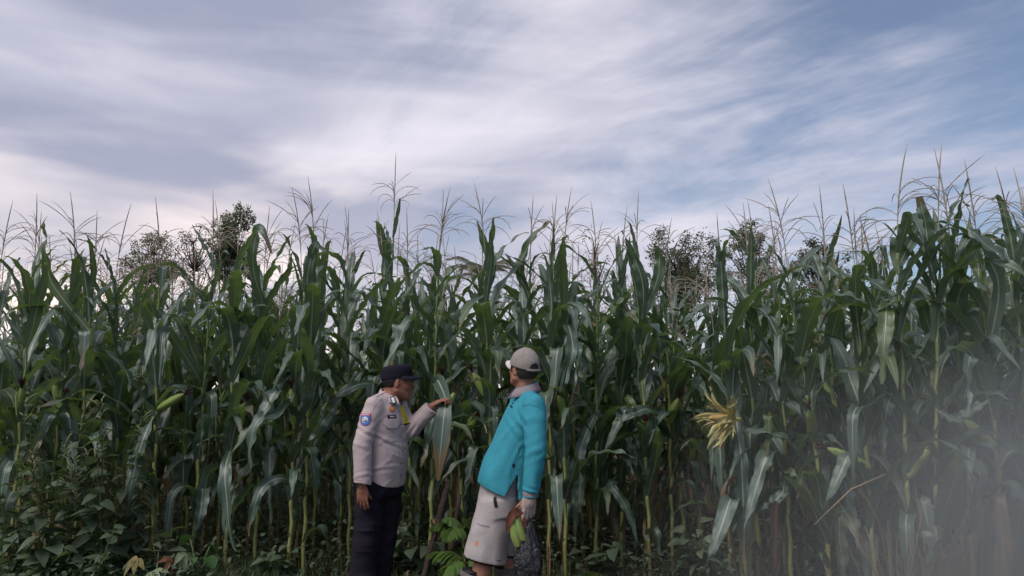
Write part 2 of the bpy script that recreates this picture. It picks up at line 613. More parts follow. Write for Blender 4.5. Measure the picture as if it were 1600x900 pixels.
def stalk_mesh(pts, seed, r0=0.0155):
    rng = np.random.default_rng(seed + 5)
    P_, Rr = [], []
    n = len(pts)
    for i in range(n - 1):
        a, b = pts[i], pts[i + 1]
        q = i / (n - 1)
        r = r0 * (1 - 0.62 * q ** 1.3)
        for f, k in ((0.0, 1.16), (0.06, 1.20), (0.12, 1.0), (0.5, 0.98), (0.72, 1.08), (0.93, 1.12)):
            P_.append(a.lerp(b, f))
            Rr.append(r * k * rng.uniform(0.97, 1.03))
    P_.append(pts[-1])
    Rr.append(r0 * 0.36)
    V, F = tube(P_, Rr, 7)
    return V, F


def ear_mesh(seed, L=0.22, r=0.026):
    """husked ear along +z from origin: overlapping husk leaves, pointed end"""
    rng = np.random.default_rng(seed)
    acc = Acc()
    # short shank
    n, mseg = 12, 12
    V, F, UV = [], [], []
    for i in range(mseg + 1):
        s = i / mseg
        rr = r * (0.42 + 0.62 * math.sin(math.pi * min(1, 0.12 + s * 0.80)) ** 0.8) * (1 - 0.85 * max(0, (s - 0.72) / 0.28) ** 1.5)
        for k in range(n):
            a = 2 * math.pi * k / n
            ridge = 1 + 0.07 * math.sin(3 * a + 2.2 * s + seed) + 0.035 * math.sin(7 * a - s * 3)
            V.append((rr * ridge * math.cos(a) + 0.012 * s * s, rr * ridge * math.sin(a), s * L))
            UV.append((k / n, s))
    for i in range(mseg):
        for k in range(n):
            F.append((i * n + k, i * n + (k + 1) % n, (i + 1) * n + (k + 1) % n, (i + 1) * n + k))
    F.append(tuple(range(mseg * n, (mseg + 1) * n)))
    F.append(tuple(range(n))[::-1])
    acc.add((V, F), UV)
    # loose husk tongues
    for j in range(4):
        a0 = rng.uniform(0, 6.28)
        L2 = L * rng.uniform(0.75, 1.18)
        Vh, Fh, Uh = [], [], []
        for i in range(9):
            s = i / 8
            rr = r * (0.45 + 0.66 * math.sin(math.pi * min(1, 0.12 + s * 0.75)) ** 0.8) * 1.07 + 0.012 * max(0, s - 0.7) * rng.uniform(0.5, 2)
            w = 0.75 * (1 - s ** 2.2) + 0.03
            for k in range(4):
                a = a0 + (k / 3 - 0.5) * 2 * w
                Vh.append((rr * math.cos(a) + 0.012 * s * s, rr * math.sin(a), s * L2))
                Uh.append((0.2 * j + 0.2 * k / 3, s))
        for i in range(8):
            for k in range(3):
                Fh.append((i * 4 + k, i * 4 + k + 1, i * 4 + 5 + k, i * 4 + 4 + k))
        acc.add((Vh, Fh), Uh)
    return acc.mesh('maize_ear', [M_HUSK])


def silk_mesh(seed, L=0.22, r=0.02, length=0.09):
    rng = np.random.default_rng(seed)
    acc = Acc()
    for j in range(24):
        a = rng.uniform(0, 6.28)
        o = rng.uniform(0.1, 0.7)
        pts = []
        for i in range(5):
            s = i / 4
            pts.append((0.012 + 0.004 * math.cos(a) + o * 0.05 * s ** 1.5 * math.cos(a), 0.004 * math.sin(a) + o * 0.05 * s ** 1.5 * math.sin(a),
                        L * 0.94 + length * (s - 0.55 * o * s * s)))
        acc.add(tube(pts, [0.003, 0.003, 0.0026, 0.002, 0.001], 4, False))
    return acc.mesh('maize_silk', [M_SILK])


EARS = [ear_mesh(s, 0.20 + 0.02 * (s % 4), 0.025 + 0.002 * (s % 3)) for s in range(5)]
SILKS = [silk_mesh(50 + s, 0.20 + 0.02 * (s % 4)) for s in range(5)]


def tassel_arrays(seed, thin=1.0):
    rng = np.random.default_rng(seed)
    acc = Acc()
    H = rng.uniform(0.55, 0.85)
    lean = rng.uniform(-0.10, 0.10, 2)
    spine = lambda s: np.array([lean[0] * s * s, lean[1] * s * s, H * s])
    pts = [spine(s) for s in np.linspace(0, 1, 9)]
    rad = [0.0042, 0.004, 0.004, 0.0048, 0.006, 0.0062, 0.0058, 0.0048, 0.0018]
    acc.add(tube(pts, [x * thin for x in rad], 5))
    nb = rng.integers(5, 15)
    for j in range(nb):
        s0 = rng.uniform(0.34, 0.62)
        a = rng.uniform(0, 6.28)
        L = rng.uniform(0.17, 0.34) * (1.15 - 0.6 * (s0 - 0.34))
        e = R(rng.uniform(35, 72))
        dr = rng.uniform(0.2, 2.6)
        p = spine(s0)
        out = []
        for i in range(6):
            out.append(p.copy())
            ee = e - dr * i / 5
            p = p + np.array([math.cos(a) * math.cos(ee), math.sin(a) * math.cos(ee), math.sin(ee)]) * L / 5
        acc.add(tube(out, [x * thin for x in (0.002, 0.003, 0.0037, 0.0037, 0.0032, 0.0014)], 4))
    return acc


TASSELS = [tassel_arrays(300 + s, 0.78) for s in range(16)]
TASSEL_ME = [a.mesh('maize_tassel', [M_TASSEL]) for a in TASSELS]


# ================================================================== maize: whole plant
KEEP_CLEAR = []          # (x0, x1, y_min) columns in which no leaf may come nearer than y_min


def leaf_ok(V, M):
    if not KEEP_CLEAR:
        return True
    W = V[:, :3] @ np.array(M.to_3x3()).T + np.array(M.translation)
    for x0, x1, ymin, zmax in KEEP_CLEAR:
        k = (W[:, 0] > x0) & (W[:, 0] < x1) & (W[:, 2] < zmax)
        if k.any() and W[k, 1].min() < ymin:
            return False
    return True


def plan_plant(seed, H, base, front, wide=1.0, extra=0):
    """decide stalk, leaves, ear and tassel of one plant -> dict"""
    rng = np.random.default_rng(seed)
    lean = rng.normal(0, 0.13)
    pts = stalk_path(seed, H, abs(lean))
    plane = rng.uniform(0, math.pi)
    leaves = []
    n = len(pts)
    for i in range(1, n):
        q = i / (n - 1)
        if q < 0.12 and rng.random() < 0.3:
            continue
        az = plane + (math.pi if i % 2 else 0) + rng.normal(0, 0.55)
        r = rng.random()
        if q < 0.20:
            kind = 'dry' if r < 0.35 else 'droop' if r < 0.65 else 'kink' if r < 0.85 else 'arch'
            L = rng.uniform(0.35, 0.6)
        elif q < 0.48:
            kind = 'droop' if r < 0.15 else 'kink' if r < 0.32 else 'arch' if r < 0.66 else 'spear' if r < 0.86 else 'torn' if r < 0.94 else 'dry'
            L = rng.uniform(0.65, 0.92)
        elif q < 0.80:
            kind = 'arch' if r < 0.36 else 'spear' if r < 0.66 else 'kink' if r < 0.80 else 'droop' if r < 0.90 else 'torn' if r < 0.93 else 'up'
            L = rng.uniform(0.72, 1.0)
        else:
            kind = 'up' if r < 0.42 else 'spear' if r < 0.72 else 'arch' if r < 0.92 else 'kink'
            L = rng.uniform(0.48, 0.80) * (1.15 - 0.35 * (q - 0.8) / 0.2)
        leaves.append([kind, int(rng.integers(0, KINDS[kind])), pts[i], az, L, rng.normal(0, 0.10), L * rng.uniform(0.9, 1.25) * wide])
    # blades that lean out of the row towards the light, low down
    for _ in range(extra):
        i = int(rng.integers(2, n * 0.62))
        kind = ('droop', 'arch', 'kink', 'arch', 'spear')[int(rng.integers(0, 5))]
        L = rng.uniform(0.6, 0.95)
        leaves.append([kind, int(rng.integers(0, KINDS[kind])), pts[i], R(-90) + rng.normal(0, 0.9), L, rng.normal(0, 0.15), L * rng.uniform(0.95, 1.3) * wide])
    ears = []
    if rng.random() < 0.75:
        i = int(rng.integers(6, 9))
        ears.append((pts[i], plane + (math.pi if i % 2 else 0) + rng.normal(0, 0.4), R(rng.uniform(18, 42)), int(rng.integers(0, 5))))
    return dict(pts=pts, leaves=leaves, ears=ears, tassel=int(rng.integers(0, 16)), seed=seed, H=H)


def leaf_matrix(base, lf):
    kind, j, p, az, L, tilt, wsc = lf
    return Matrix.Translation(Vector(base) + p) @ Matrix.Rotation(az, 4, 'Z') @ Matrix.Rotation(tilt, 4, 'Y') @ Matrix.Diagonal((L, wsc, L, 1))


def build_plant(base, plan, label, group, ears=None, no_tassel=False, name='maize_plant'):
    root = empty(name, base)
    tag(root, label, 'maize plant', group)
    V, F = stalk_mesh(plan['pts'], plan['seed'])
    obj('stalk', mesh_np('maize_stalk', V, F, None, True, [M_STALK]), root)
    for lf in plan['leaves']:
        kind, j, p, az, L, tilt, wsc = lf
        me, low, hv = LEAF[kind][j]
        ok = False
        for k in range(7):
            lf[3] = az + (0, 3.14, 1.57, -1.57, 0.8, -0.8, 2.4)[k]
            if leaf_ok(hv, leaf_matrix(base, lf)):
                ok = True
                break
        if not ok:
            continue
        obj('leaf', me, root, p, (0, tilt, lf[3]), (L, wsc, L))
    for (p, az, tl, j) in (plan['ears'] if ears is None else ears):
        e = obj('ear', EARS[j], root, p, (0, tl, az), (1.25, 1.25, 1.2))
        obj('silk', SILKS[j], e)
    if not no_tassel:
        obj('tassel', TASSEL_ME[plan['tassel']], root, plan['pts'][-1], (0, 0, plan['seed'] * 1.7))
    return root


class FarField:
    """the rows too deep to tell apart, as one mass"""
    def __init__(self):
        self.V, self.F, self.UV, self.R, self.M = [], [], [], [], []
        self.k = 0

    def push(self, V, F, UV, rnd, mi):
        V = np.asarray(V, float)
        F = np.asarray(F)
        self.V.append(V)
        self.F.append(F + self.k)
        self.UV.append(np.asarray(UV, float))
        self.R.append(np.full(len(V), rnd))
        self.M.append(np.full(len(F), mi))
        self.k += len(V)

    def plant(self, base, plan, rng):
        for lf in plan['leaves']:
            kind, j = lf[0], lf[1]
            V, F, UV = LEAF[kind][j][1]
            M = leaf_matrix(base, lf)
            W = V @ np.array(M.to_3x3()).T + np.array(M.translation)
            self.push(W, F, UV, rng.random(), 1 if kind == 'dry' else 0)
        V, F = tube(plan['pts'][::2], [0.014 * (1 - 0.6 * i / 6) for i in range(len(plan['pts'][::2]))], 4, False)
        self.push(np.array(V) + np.array(base), F, np.full((len(V), 2), 0.5), rng.random(), 2)
        a = TASSELS[plan['tassel']]
        fq = np.array([f for f in a.F if len(f) == 4])
        self.push(np.array(a.V) + np.array(plan['pts'][-1]) + np.array(base), fq, np.full((len(a.V), 2), 0.5), rng.random(), 3)

    def build(self, name):
        me = mesh_np(name, np.concatenate(self.V), np.concatenate(self.F), np.concatenate(self.UV), True,
                     [M_LEAF_FAR, M_LEAF_DRY_FAR, M_STALK, M_TASSEL], {'rnd': np.concatenate(self.R)})
        me.polygons.foreach_set('material_index', np.concatenate(self.M).astype(np.int32))
        return obj(name, me)
# ================================================================== ground
def ground_material():
    m, q = new_mat('soil')
    t = q.n('ShaderNodeTexCoord')
    n1 = q.noise(t.outputs['Object'], 1.3, 6, 0.65)
    n2 = q.noise(t.outputs['Object'], 22, 5, 0.7)
    col = q.mix(n2, (0.030, 0.021, 0.014), (0.085, 0.060, 0.040))
    col = q.mix(q.ramp(n1, 0.45, 0.65, 0, 0.8), col, (0.045, 0.055, 0.020))
    finish(q, principled(q, col, 0.95, 0.15, q.m('ADD', n2, n1), 0.8, 0.04))
    return m


def ground():
    rng = np.random.default_rng(4)
    xs = np.concatenate([[-3000, -400, -60, -20], np.linspace(-12, 12, 97), [20, 60, 400, 3000]])
    ys = np.concatenate([[-3000, -400, -60, -10], np.linspace(-3, 16, 77), [24, 60, 400, 3000]])
    X, Y = np.meshgrid(xs, ys)
    near = (np.abs(X) < 11.9) & (Y > -2.9) & (Y < 15.9)
    Z = np.where(near, 0.012 * np.sin(X * 7.1 + 2 * np.sin(Y * 3.3)) + 0.012 * np.sin(Y * 8.7 + X) + rng.normal(0, 0.008, X.shape), 0.0) - 0.02
    V = np.stack([X.ravel(), Y.ravel(), Z.ravel()], 1)
    w = len(xs)
    idx = np.arange(len(xs) * len(ys)).reshape(len(ys), w)
    F = np.stack([idx[:-1, :-1].ravel(), idx[:-1, 1:].ravel(), idx[1:, 1:].ravel(), idx[1:, :-1].ravel()], 1)
    o = obj('ground', mesh_np('ground', V, F, None, True, [ground_material()]))
    tag(o, 'dark soil under and in front of the maize', 'ground', kind='structure')


ground()

# ================================================================== the maize field
# where people stand: keep the blades of the rows behind off their bodies
KEEP_CLEAR += [(-1.22, -0.38, 5.80, 1.9), (-0.45, 0.42, 5.42, 1.95), (-0.62, -0.38, 5.62, 1.6)]


def edge_y(x):
    """the field's front edge: straight on the left, coming nearer on the right"""
    if x < 1.15:
        return 6.25 + 0.05 * math.sin(x * 2.1)
    return max(4.75, 6.2 - (x - 1.15) * 0.80)


ORD = ['first', 'second', 'third', 'fourth', 'fifth', 'sixth', 'seventh', 'eighth', 'ninth', 'tenth', 'eleventh', 'twelfth',
       'thirteenth', 'fourteenth', 'fifteenth', 'sixteenth', 'seventeenth', 'eighteenth', 'nineteenth', 'twentieth', 'twenty-first',
       'twenty-second', 'twenty-third', 'twenty-fourth', 'twenty-fifth', 'twenty-sixth', 'twenty-seventh', 'twenty-eighth', 'twenty-ninth', 'thirtieth',
       'thirty-first', 'thirty-second', 'thirty-third', 'thirty-fourth', 'thirty-fifth', 'thirty-sixth', 'thirty-seventh', 'thirty-eighth']
ROWN = ['front', 'second', 'third', 'fourth', 'fifth', 'sixth']

# (pixel x of the stalk at its foot, distance, stalk height, seed, ears as (height, azimuth in degrees, tilt in degrees, shape))
FRONT = [
    (-45, 6.2, 2.30, 11, None), (12, 6.1, 2.35, 12, [(1.28, -60, 22, 1)]), (70, 6.35, 2.30, 13, None), (112, 6.25, 2.28, 14, None),
    (178, 6.5, 2.32, 15, None), (236, 6.2, 2.30, 16, [(1.33, -20, 62, 3)]), (300, 6.4, 2.30, 17, None), (352, 6.25, 2.38, 18, [(1.15, -30, 28, 2)]),
    (398, 6.45, 2.30, 19, None), (452, 6.1, 2.34, 20, [(1.22, -100, 14, 3)]), (474, 6.15, 2.42, 21, [(1.28, -30, 16, 0)]), (545, 6.55, 2.34, 22, None),
    (596, 6.7, 2.30, 23, None), (640, 6.5, 2.32, 24, None), (672, 6.2, 2.38, 25, [(1.38, -60, 25, 1)]), (726, 6.35, 2.34, 26, None),
    (768, 6.25, 2.40, 27, [(1.40, 200, 30, 2)]), (812, 6.5, 2.42, 28, None), (858, 6.2, 2.36, 29, [(1.24, -120, 30, 3), (0.95, 200, 24, 2)]), (884, 6.1, 2.40, 30, None),
    (932, 6.35, 2.32, 31, None), (972, 6.6, 2.34, 32, None), (1016, 6.25, 2.40, 33, [(0.98, -90, 8, 0)]), (1052, 6.45, 2.36, 34, None),
    (1168, 5.55, 2.36, 35, []), (1186, 5.75, 2.34, 36, [(0.96, -10, 40, 3)]), (1236, 5.6, 2.30, 37, None), (1298, 5.35, 2.38, 38, None),
    (1366, 5.05, 2.30, 39, [(0.98, 180, 62, 3)]), (1424, 4.85, 2.46, 40, [(0.95, -10, 38, 2)]), (1462, 4.75, 2.48, 41, None), (1520, 4.9, 2.40, 42, None),
    (1572, 4.75, 2.36, 43, None), (1618, 4.85, 2.45, 44, None), (1665, 4.9, 2.4, 45, None)]


def side_name(x):
    return 'the person in grey uniform' if x < -0.5 else 'the person in turquoise'


def foot(xp, Y):
    p = px(xp, 450 + (CAM_Z / Y + math.tan(PITCH)) / 1.0 * FPX * 0.93, Y)
    return p.x


placed = [[] for _ in range(8)]
front_plans = []
for (xp, Y, H, seed, ears) in FRONT:
    X = px(xp, 890, Y).x
    H = H + (0.06 if xp < 1100 else -0.10)
    front_plans.append((X, Y, H, seed, ears))
    placed[0].append((X, Y, H, seed, ears))

frng = np.random.default_rng(77)
FAR = FarField()
n_rows = 9
for r in range(1, n_rows):
    off = r * 0.70
    half = (6.2 + off) * 0.80 + 0.5
    x = -half
    while x < half:
        x += 0.30 + frng.normal(0, 0.06) + (0.05 if r > 5 else 0)
        y = edge_y(x) + off + frng.normal(0, 0.10)
        # only what falls inside the view, plus a margin for leaves that lean in
        if abs(x) > y * 0.70 + 0.5:
            continue
        H = (2.28 if x < 1.0 else 2.20) + frng.normal(0, 0.17)
        if frng.random() < 0.06:
            H -= 0.5
        seed = int(frng.integers(0, 10 ** 6))
        if r <= 4:
            placed[r].append((x, y, H, seed, None))
        else:
            FAR.plant((x, y, 0), plan_plant(seed, H, None, False), frng)
far_o = FAR.build('maize_rows')
tag(far_o, 'mass of maize deep behind the front rows', 'maize', kind='stuff')

LABEL_AT = {}
for r in range(0, 5):
    row = sorted(placed[r], key=lambda t: t[0])
    left_u = [t for t in row if t[0] < -0.95]
    mid = [t for t in row if -0.95 <= t[0] < 0.05]
    right = [t for t in row if t[0] >= 0.05]
    for k, t in enumerate(reversed(left_u)):
        LABEL_AT[id(t)] = '%s maize plant left of the person in grey uniform, counted along the %s row' % (ORD[k], ROWN[r])
    for k, t in enumerate(mid):
        LABEL_AT[id(t)] = '%s maize plant from the left between the two people, in the %s row' % (ORD[k], ROWN[r])
    for k, t in enumerate(right):
        LABEL_AT[id(t)] = '%s maize plant right of the person in turquoise, counted along the %s row' % (ORD[k], ROWN[r])

PLANTS = {}
for r in range(0, 5):
    for t in placed[r]:
        X, Y, H, seed, ears = t
        plan = plan_plant(seed, H, None, r == 0, (1.06, 1.04, 1.0, 1.0, 1.0)[r], (2, 2, 1, 0, 0)[r])
        ee = None
        if ears is not None:
            ee = []
            for (z, az, tl, j) in ears:
                q = min(range(len(plan['pts'])), key=lambda i: abs(plan['pts'][i].z - z))
                p = plan['pts'][q].copy()
                p.z = z
                ee.append((p, R(az), R(tl), j))
        o = build_plant((X, Y, 0), plan, LABEL_AT[id(t)], 'maize plants in the %s row of the field' % ROWN[r], ee)
        PLANTS[(r, seed)] = (o, plan)
# ================================================================== distance-field modelling for bodies and clothes
def v3(*a):
    return np.array(a, dtype=np.float64)


class Field:
    """signed distance on a rectilinear grid, meshed with surface nets"""
    def __init__(self, xs, ys, zs):
        self.x, self.y, self.z = (np.asarray(a, dtype=np.float32) for a in (xs, ys, zs))
        self.D = np.full((len(xs), len(ys), len(zs)), 0.5, dtype=np.float32)

    def box(self, lo, hi):
        sl, cs = [], []
        for a, l, h in zip((self.x, self.y, self.z), lo, hi):
            i0 = max(0, int(np.searchsorted(a, l)) - 1)
            i1 = min(len(a), int(np.searchsorted(a, h)) + 1)
            if i1 <= i0:
                return None, None
            sl.append(slice(i0, i1))
            cs.append(a[i0:i1])
        return tuple(sl), np.meshgrid(*cs, indexing='ij')

    def join(self, sl, d, k):
        a = self.D[sl]
        if k <= 0:
            np.minimum(a, d, out=a)
        else:
            h = np.clip(0.5 + 0.5 * (a - d) / k, 0, 1)
            self.D[sl] = a * (1 - h) + d * h - k * h * (1 - h)

    def cone(self, a, b, ra, rb, k=0.02):
        a, b = np.asarray(a, float), np.asarray(b, float)
        m = max(ra, rb) + k + 0.03
        sl, pts = self.box(np.minimum(a, b) - m, np.maximum(a, b) + m)
        if sl is None:
            return self
        ab = b - a
        L2 = float(ab @ ab) + 1e-12
        t = np.clip(((pts[0] - a[0]) * ab[0] + (pts[1] - a[1]) * ab[1] + (pts[2] - a[2]) * ab[2]) / L2, 0, 1)
        d = np.sqrt((pts[0] - a[0] - t * ab[0]) ** 2 + (pts[1] - a[1] - t * ab[1]) ** 2 + (pts[2] - a[2] - t * ab[2]) ** 2) - (ra + t * (rb - ra))
        self.join(sl, d, k)
        return self

    def chain(self, pts, rad, k=0.015):
        for i in range(len(pts) - 1):
            self.cone(pts[i], pts[i + 1], rad[i], rad[i + 1], k)
        return self

    def ell(self, c, r, axes=None, k=0.02, sub=False):
        """ellipsoid; axes: 3 unit vectors as rows"""
        c, r = np.asarray(c, float), np.asarray(r, float)
        A_ = np.eye(3) if axes is None else np.asarray(axes, float)
        m = max(r) + k + 0.03
        sl, P_ = self.box(c - m, c + m)
        if sl is None:
            return self
        q = [(P_[0] - c[0]) * A_[i][0] + (P_[1] - c[1]) * A_[i][1] + (P_[2] - c[2]) * A_[i][2] for i in range(3)]
        k0 = np.sqrt((q[0] / r[0]) ** 2 + (q[1] / r[1]) ** 2 + (q[2] / r[2]) ** 2)
        k1 = np.sqrt((q[0] / r[0] ** 2) ** 2 + (q[1] / r[1] ** 2) ** 2 + (q[2] / r[2] ** 2) ** 2) + 1e-6
        d = np.where(k0 < 1e-3, -min(r), k0 * (k0 - 1) / k1)
        if sub:
            a = self.D[sl]
            kk = max(k, 1e-5)
            h = np.clip(0.5 - 0.5 * (a + d) / kk, 0, 1)
            self.D[sl] = a * (1 - h) - d * h + kk * h * (1 - h)
        else:
            self.join(sl, d, k)
        return self

    def loft(self, rings, ang, k=0.02, p=2.3):
        """rings: (z, cx, cy, half width along the shoulder line, half depth); ang: facing direction in the xy plane"""
        r = np.array(rings, float)
        r = r[np.argsort(r[:, 0])]
        mx_ = max(r[:, 3].max(), r[:, 4].max()) + k + 0.03
        lo = (r[:, 1].min() - mx_, r[:, 2].min() - mx_, r[0, 0] - k - 0.03)
        hi = (r[:, 1].max() + mx_, r[:, 2].max() + mx_, r[-1, 0] + k + 0.03)
        sl, P_ = self.box(lo, hi)
        zz = P_[2][0, 0, :]
        # smooth (monotone-ish) interpolation over z
        zf = np.clip(zz, r[0, 0], r[-1, 0])
        vals = []
        for c in range(1, 5):
            m = np.gradient(r[:, c], r[:, 0])
            i = np.clip(np.searchsorted(r[:, 0], zf) - 1, 0, len(r) - 2)
            h = r[i + 1, 0] - r[i, 0]
            t = (zf - r[i, 0]) / h
            vals.append((2 * t ** 3 - 3 * t ** 2 + 1) * r[i, c] + (t ** 3 - 2 * t ** 2 + t) * h * m[i] + (-2 * t ** 3 + 3 * t ** 2) * r[i + 1, c] + (t ** 3 - t ** 2) * h * m[i + 1])
        cx, cy_, w, dp = vals
        fx, fy = math.cos(ang), math.sin(ang)
        dx_ = P_[0] - cx
        dy_ = P_[1] - cy_
        f = dx_ * fx + dy_ * fy
        s = -dx_ * fy + dy_ * fx
        kk = (np.abs(f / dp) ** p + np.abs(s / w) ** p) ** (1 / p)
        d = (kk - 1) * np.minimum(w, dp)
        cap_ = np.maximum(r[0, 0] - P_[2], P_[2] - r[-1, 0])
        d = np.maximum(d, cap_)
        self.join(sl, d.astype(np.float32), k)
        return self

    def grids(self):
        return np.meshgrid(self.x, self.y, self.z, indexing='ij', sparse=True)

    def cut(self, fn):
        X, Y, Z = self.grids()
        self.D = np.maximum(self.D, fn(X, Y, Z).astype(np.float32))
        return self

    def disp(self, fn):
        X, Y, Z = self.grids()
        self.D = self.D + fn(X, Y, Z).astype(np.float32)
        return self

    def mesh(self, name, mats, smooth_it=1):
        D = self.D
        ins = D < 0
        nx, ny, nz = D.shape
        cells = np.zeros((nx - 1, ny - 1, nz - 1), bool)
        cnt = np.zeros(cells.shape, np.uint8)
        for i in (0, 1):
            for j in (0, 1):
                for k in (0, 1):
                    cnt += ins[i:nx - 1 + i, j:ny - 1 + j, k:nz - 1 + k]
        cells = (cnt > 0) & (cnt < 8)
        I = np.argwhere(cells)
        idx = np.full(cells.shape, -1, np.int64)
        idx[cells] = np.arange(len(I))
        acc = np.zeros((len(I), 3))
        num = np.zeros(len(I))
        corners = [(i, j, k) for i in (0, 1) for j in (0, 1) for k in (0, 1)]
        ax = (self.x, self.y, self.z)
        for a in corners:
            for d in range(3):
                if a[d] == 1:
                    continue
                b = list(a)
                b[d] = 1
                va = D[I[:, 0] + a[0], I[:, 1] + a[1], I[:, 2] + a[2]]
                vb = D[I[:, 0] + b[0], I[:, 1] + b[1], I[:, 2] + b[2]]
                cr = (va < 0) != (vb < 0)
                t = np.where(cr, va / np.where(cr, va - vb, 1), 0)
                for e in range(3):
                    pa = ax[e][I[:, e] + a[e]]
                    pb = ax[e][I[:, e] + b[e]]
                    acc[:, e] += np.where(cr, pa + (pb - pa) * t, 0)
                num += cr
        V = acc / np.maximum(num, 1)[:, None]
        quads = []
        for d in range(3):
            o1, o2 = (d + 1) % 3, (d + 2) % 3
            s0 = [slice(None)] * 3
            s1 = [slice(None)] * 3
            s0[d], s1[d] = slice(0, -1), slice(1, None)
            e = ins[tuple(s0)] != ins[tuple(s1)]
            E_ = np.argwhere(e)
            ok = (E_[:, o1] > 0) & (E_[:, o2] > 0) & (E_[:, o1] < D.shape[o1] - 1) & (E_[:, o2] < D.shape[o2] - 1)
            E_ = E_[ok]
            inside_first = ins[tuple(E_.T)]
            c = []
            for (p_, q_) in ((-1, -1), (0, -1), (0, 0), (-1, 0)):
                J = E_.copy()
                J[:, o1] += p_
                J[:, o2] += q_
                c.append(idx[tuple(J.T)])
            Q = np.stack(c, 1)
            Q = np.where(inside_first[:, None], Q, Q[:, ::-1])
            quads.append(Q)
        F = np.concatenate(quads)
        # a little relaxation takes out the grid's stair steps
        for _ in range(smooth_it):
            e = np.concatenate([F[:, [0, 1]], F[:, [1, 2]], F[:, [2, 3]], F[:, [3, 0]]])
            S = np.zeros_like(V)
            n_ = np.zeros(len(V))
            for c3 in range(3):
                S[:, c3] = np.bincount(e[:, 0], V[e[:, 1], c3], len(V)) + np.bincount(e[:, 1], V[e[:, 0], c3], len(V))
            n_ = np.bincount(e[:, 0], minlength=len(V)) + np.bincount(e[:, 1], minlength=len(V))
            V = 0.5 * V + 0.5 * S / np.maximum(n_, 1)[:, None]
        return mesh_np(name, V, F, None, True, mats)


def axis(lo, hi, h, fine=()):
    """coordinates from lo to hi with step h, finer inside the (a, b, step) intervals"""
    out = [lo]
    while out[-1] < hi:
        z = out[-1]
        st = h
        for a, b, s in fine:
            if a - s <= z <= b:
                st = s
        out.append(z + st)
    return np.array(out)


def unit(v):
    v = np.asarray(v, float)
    return v / np.linalg.norm(v)


def hand(F_, wrist, a, n, thumb_side, curl=(0.3, 0.3, 0.35, 0.4), splay=0.06, grow=0.0, thumb_curl=0.3, size=1.0, thumb_out=0.8):
    """palm + five fingers. a: towards the fingers, n: where the palm faces, thumb_side: +1/-1 picks the side across"""
    a, n = unit(a), np.asarray(n, float)
    n = unit(n - a * (n @ a))
    t = np.cross(a, n) * thumb_side
    w = np.asarray(wrist, float)
    S = size
    F_.ell(w + a * 0.045 * S, (0.054 * S + grow, 0.040 * S + grow, 0.0155 * S + grow), (a, t, n), 0.012)
    F_.cone(w - a * 0.01, w + a * 0.03 * S, 0.024 * S + grow, 0.022 * S + grow, 0.014)
    F_.cone(w + a * 0.02 * S + t * 0.016 * S + n * 0.006, w + a * 0.05 * S + t * 0.024 * S + n * 0.008, 0.013 * S + grow, 0.012 * S + grow, 0.01)
    lens = (0.070, 0.079, 0.073, 0.056)
    offs = (0.0295, 0.0105, -0.009, -0.0275)
    base = (0.082, 0.087, 0.083, 0.074)
    for i in range(4):
        p = w + (a * base[i] + t * offs[i]) * S
        dirv = unit(a + t * splay * (1.5 - i))
        ang = curl[i] * 0.6
        q = p - a * 0.02 * S
        pts, rad = [q], [0.0098 * S + grow]
        for sgm, fl in enumerate((0.45, 0.30, 0.25)):
            dd = unit(dirv * math.cos(ang) + n * math.sin(ang))
            p = (pts[-1] if sgm else p - a * 0.0) + dd * lens[i] * fl * S
            if sgm == 0:
                pts.append(w + (a * base[i] + t * offs[i]) * S)
                rad.append(0.0098 * S + grow)
            pts.append(p)
            rad.append((0.0090, 0.0083, 0.0070)[sgm] * S + grow)
            ang += curl[i]
        F_.chain(pts, rad, 0.003)
    p0 = w + (a * 0.022 + t * 0.020 + n * 0.006) * S
    d1 = unit(a * 0.75 + t * thumb_out + n * 0.25)
    p1 = p0 + d1 * 0.036 * S
    d2 = unit(d1 + n * thumb_curl + a * 0.25)
    p2 = p1 + d2 * 0.030 * S
    p3 = p2 + unit(d2 + n * thumb_curl * 0.7) * 0.022 * S
    F_.chain([p0, p1, p2, p3], [0.0135 * S + grow, 0.0110 * S + grow, 0.0098 * S + grow, 0.0078 * S + grow], 0.006)


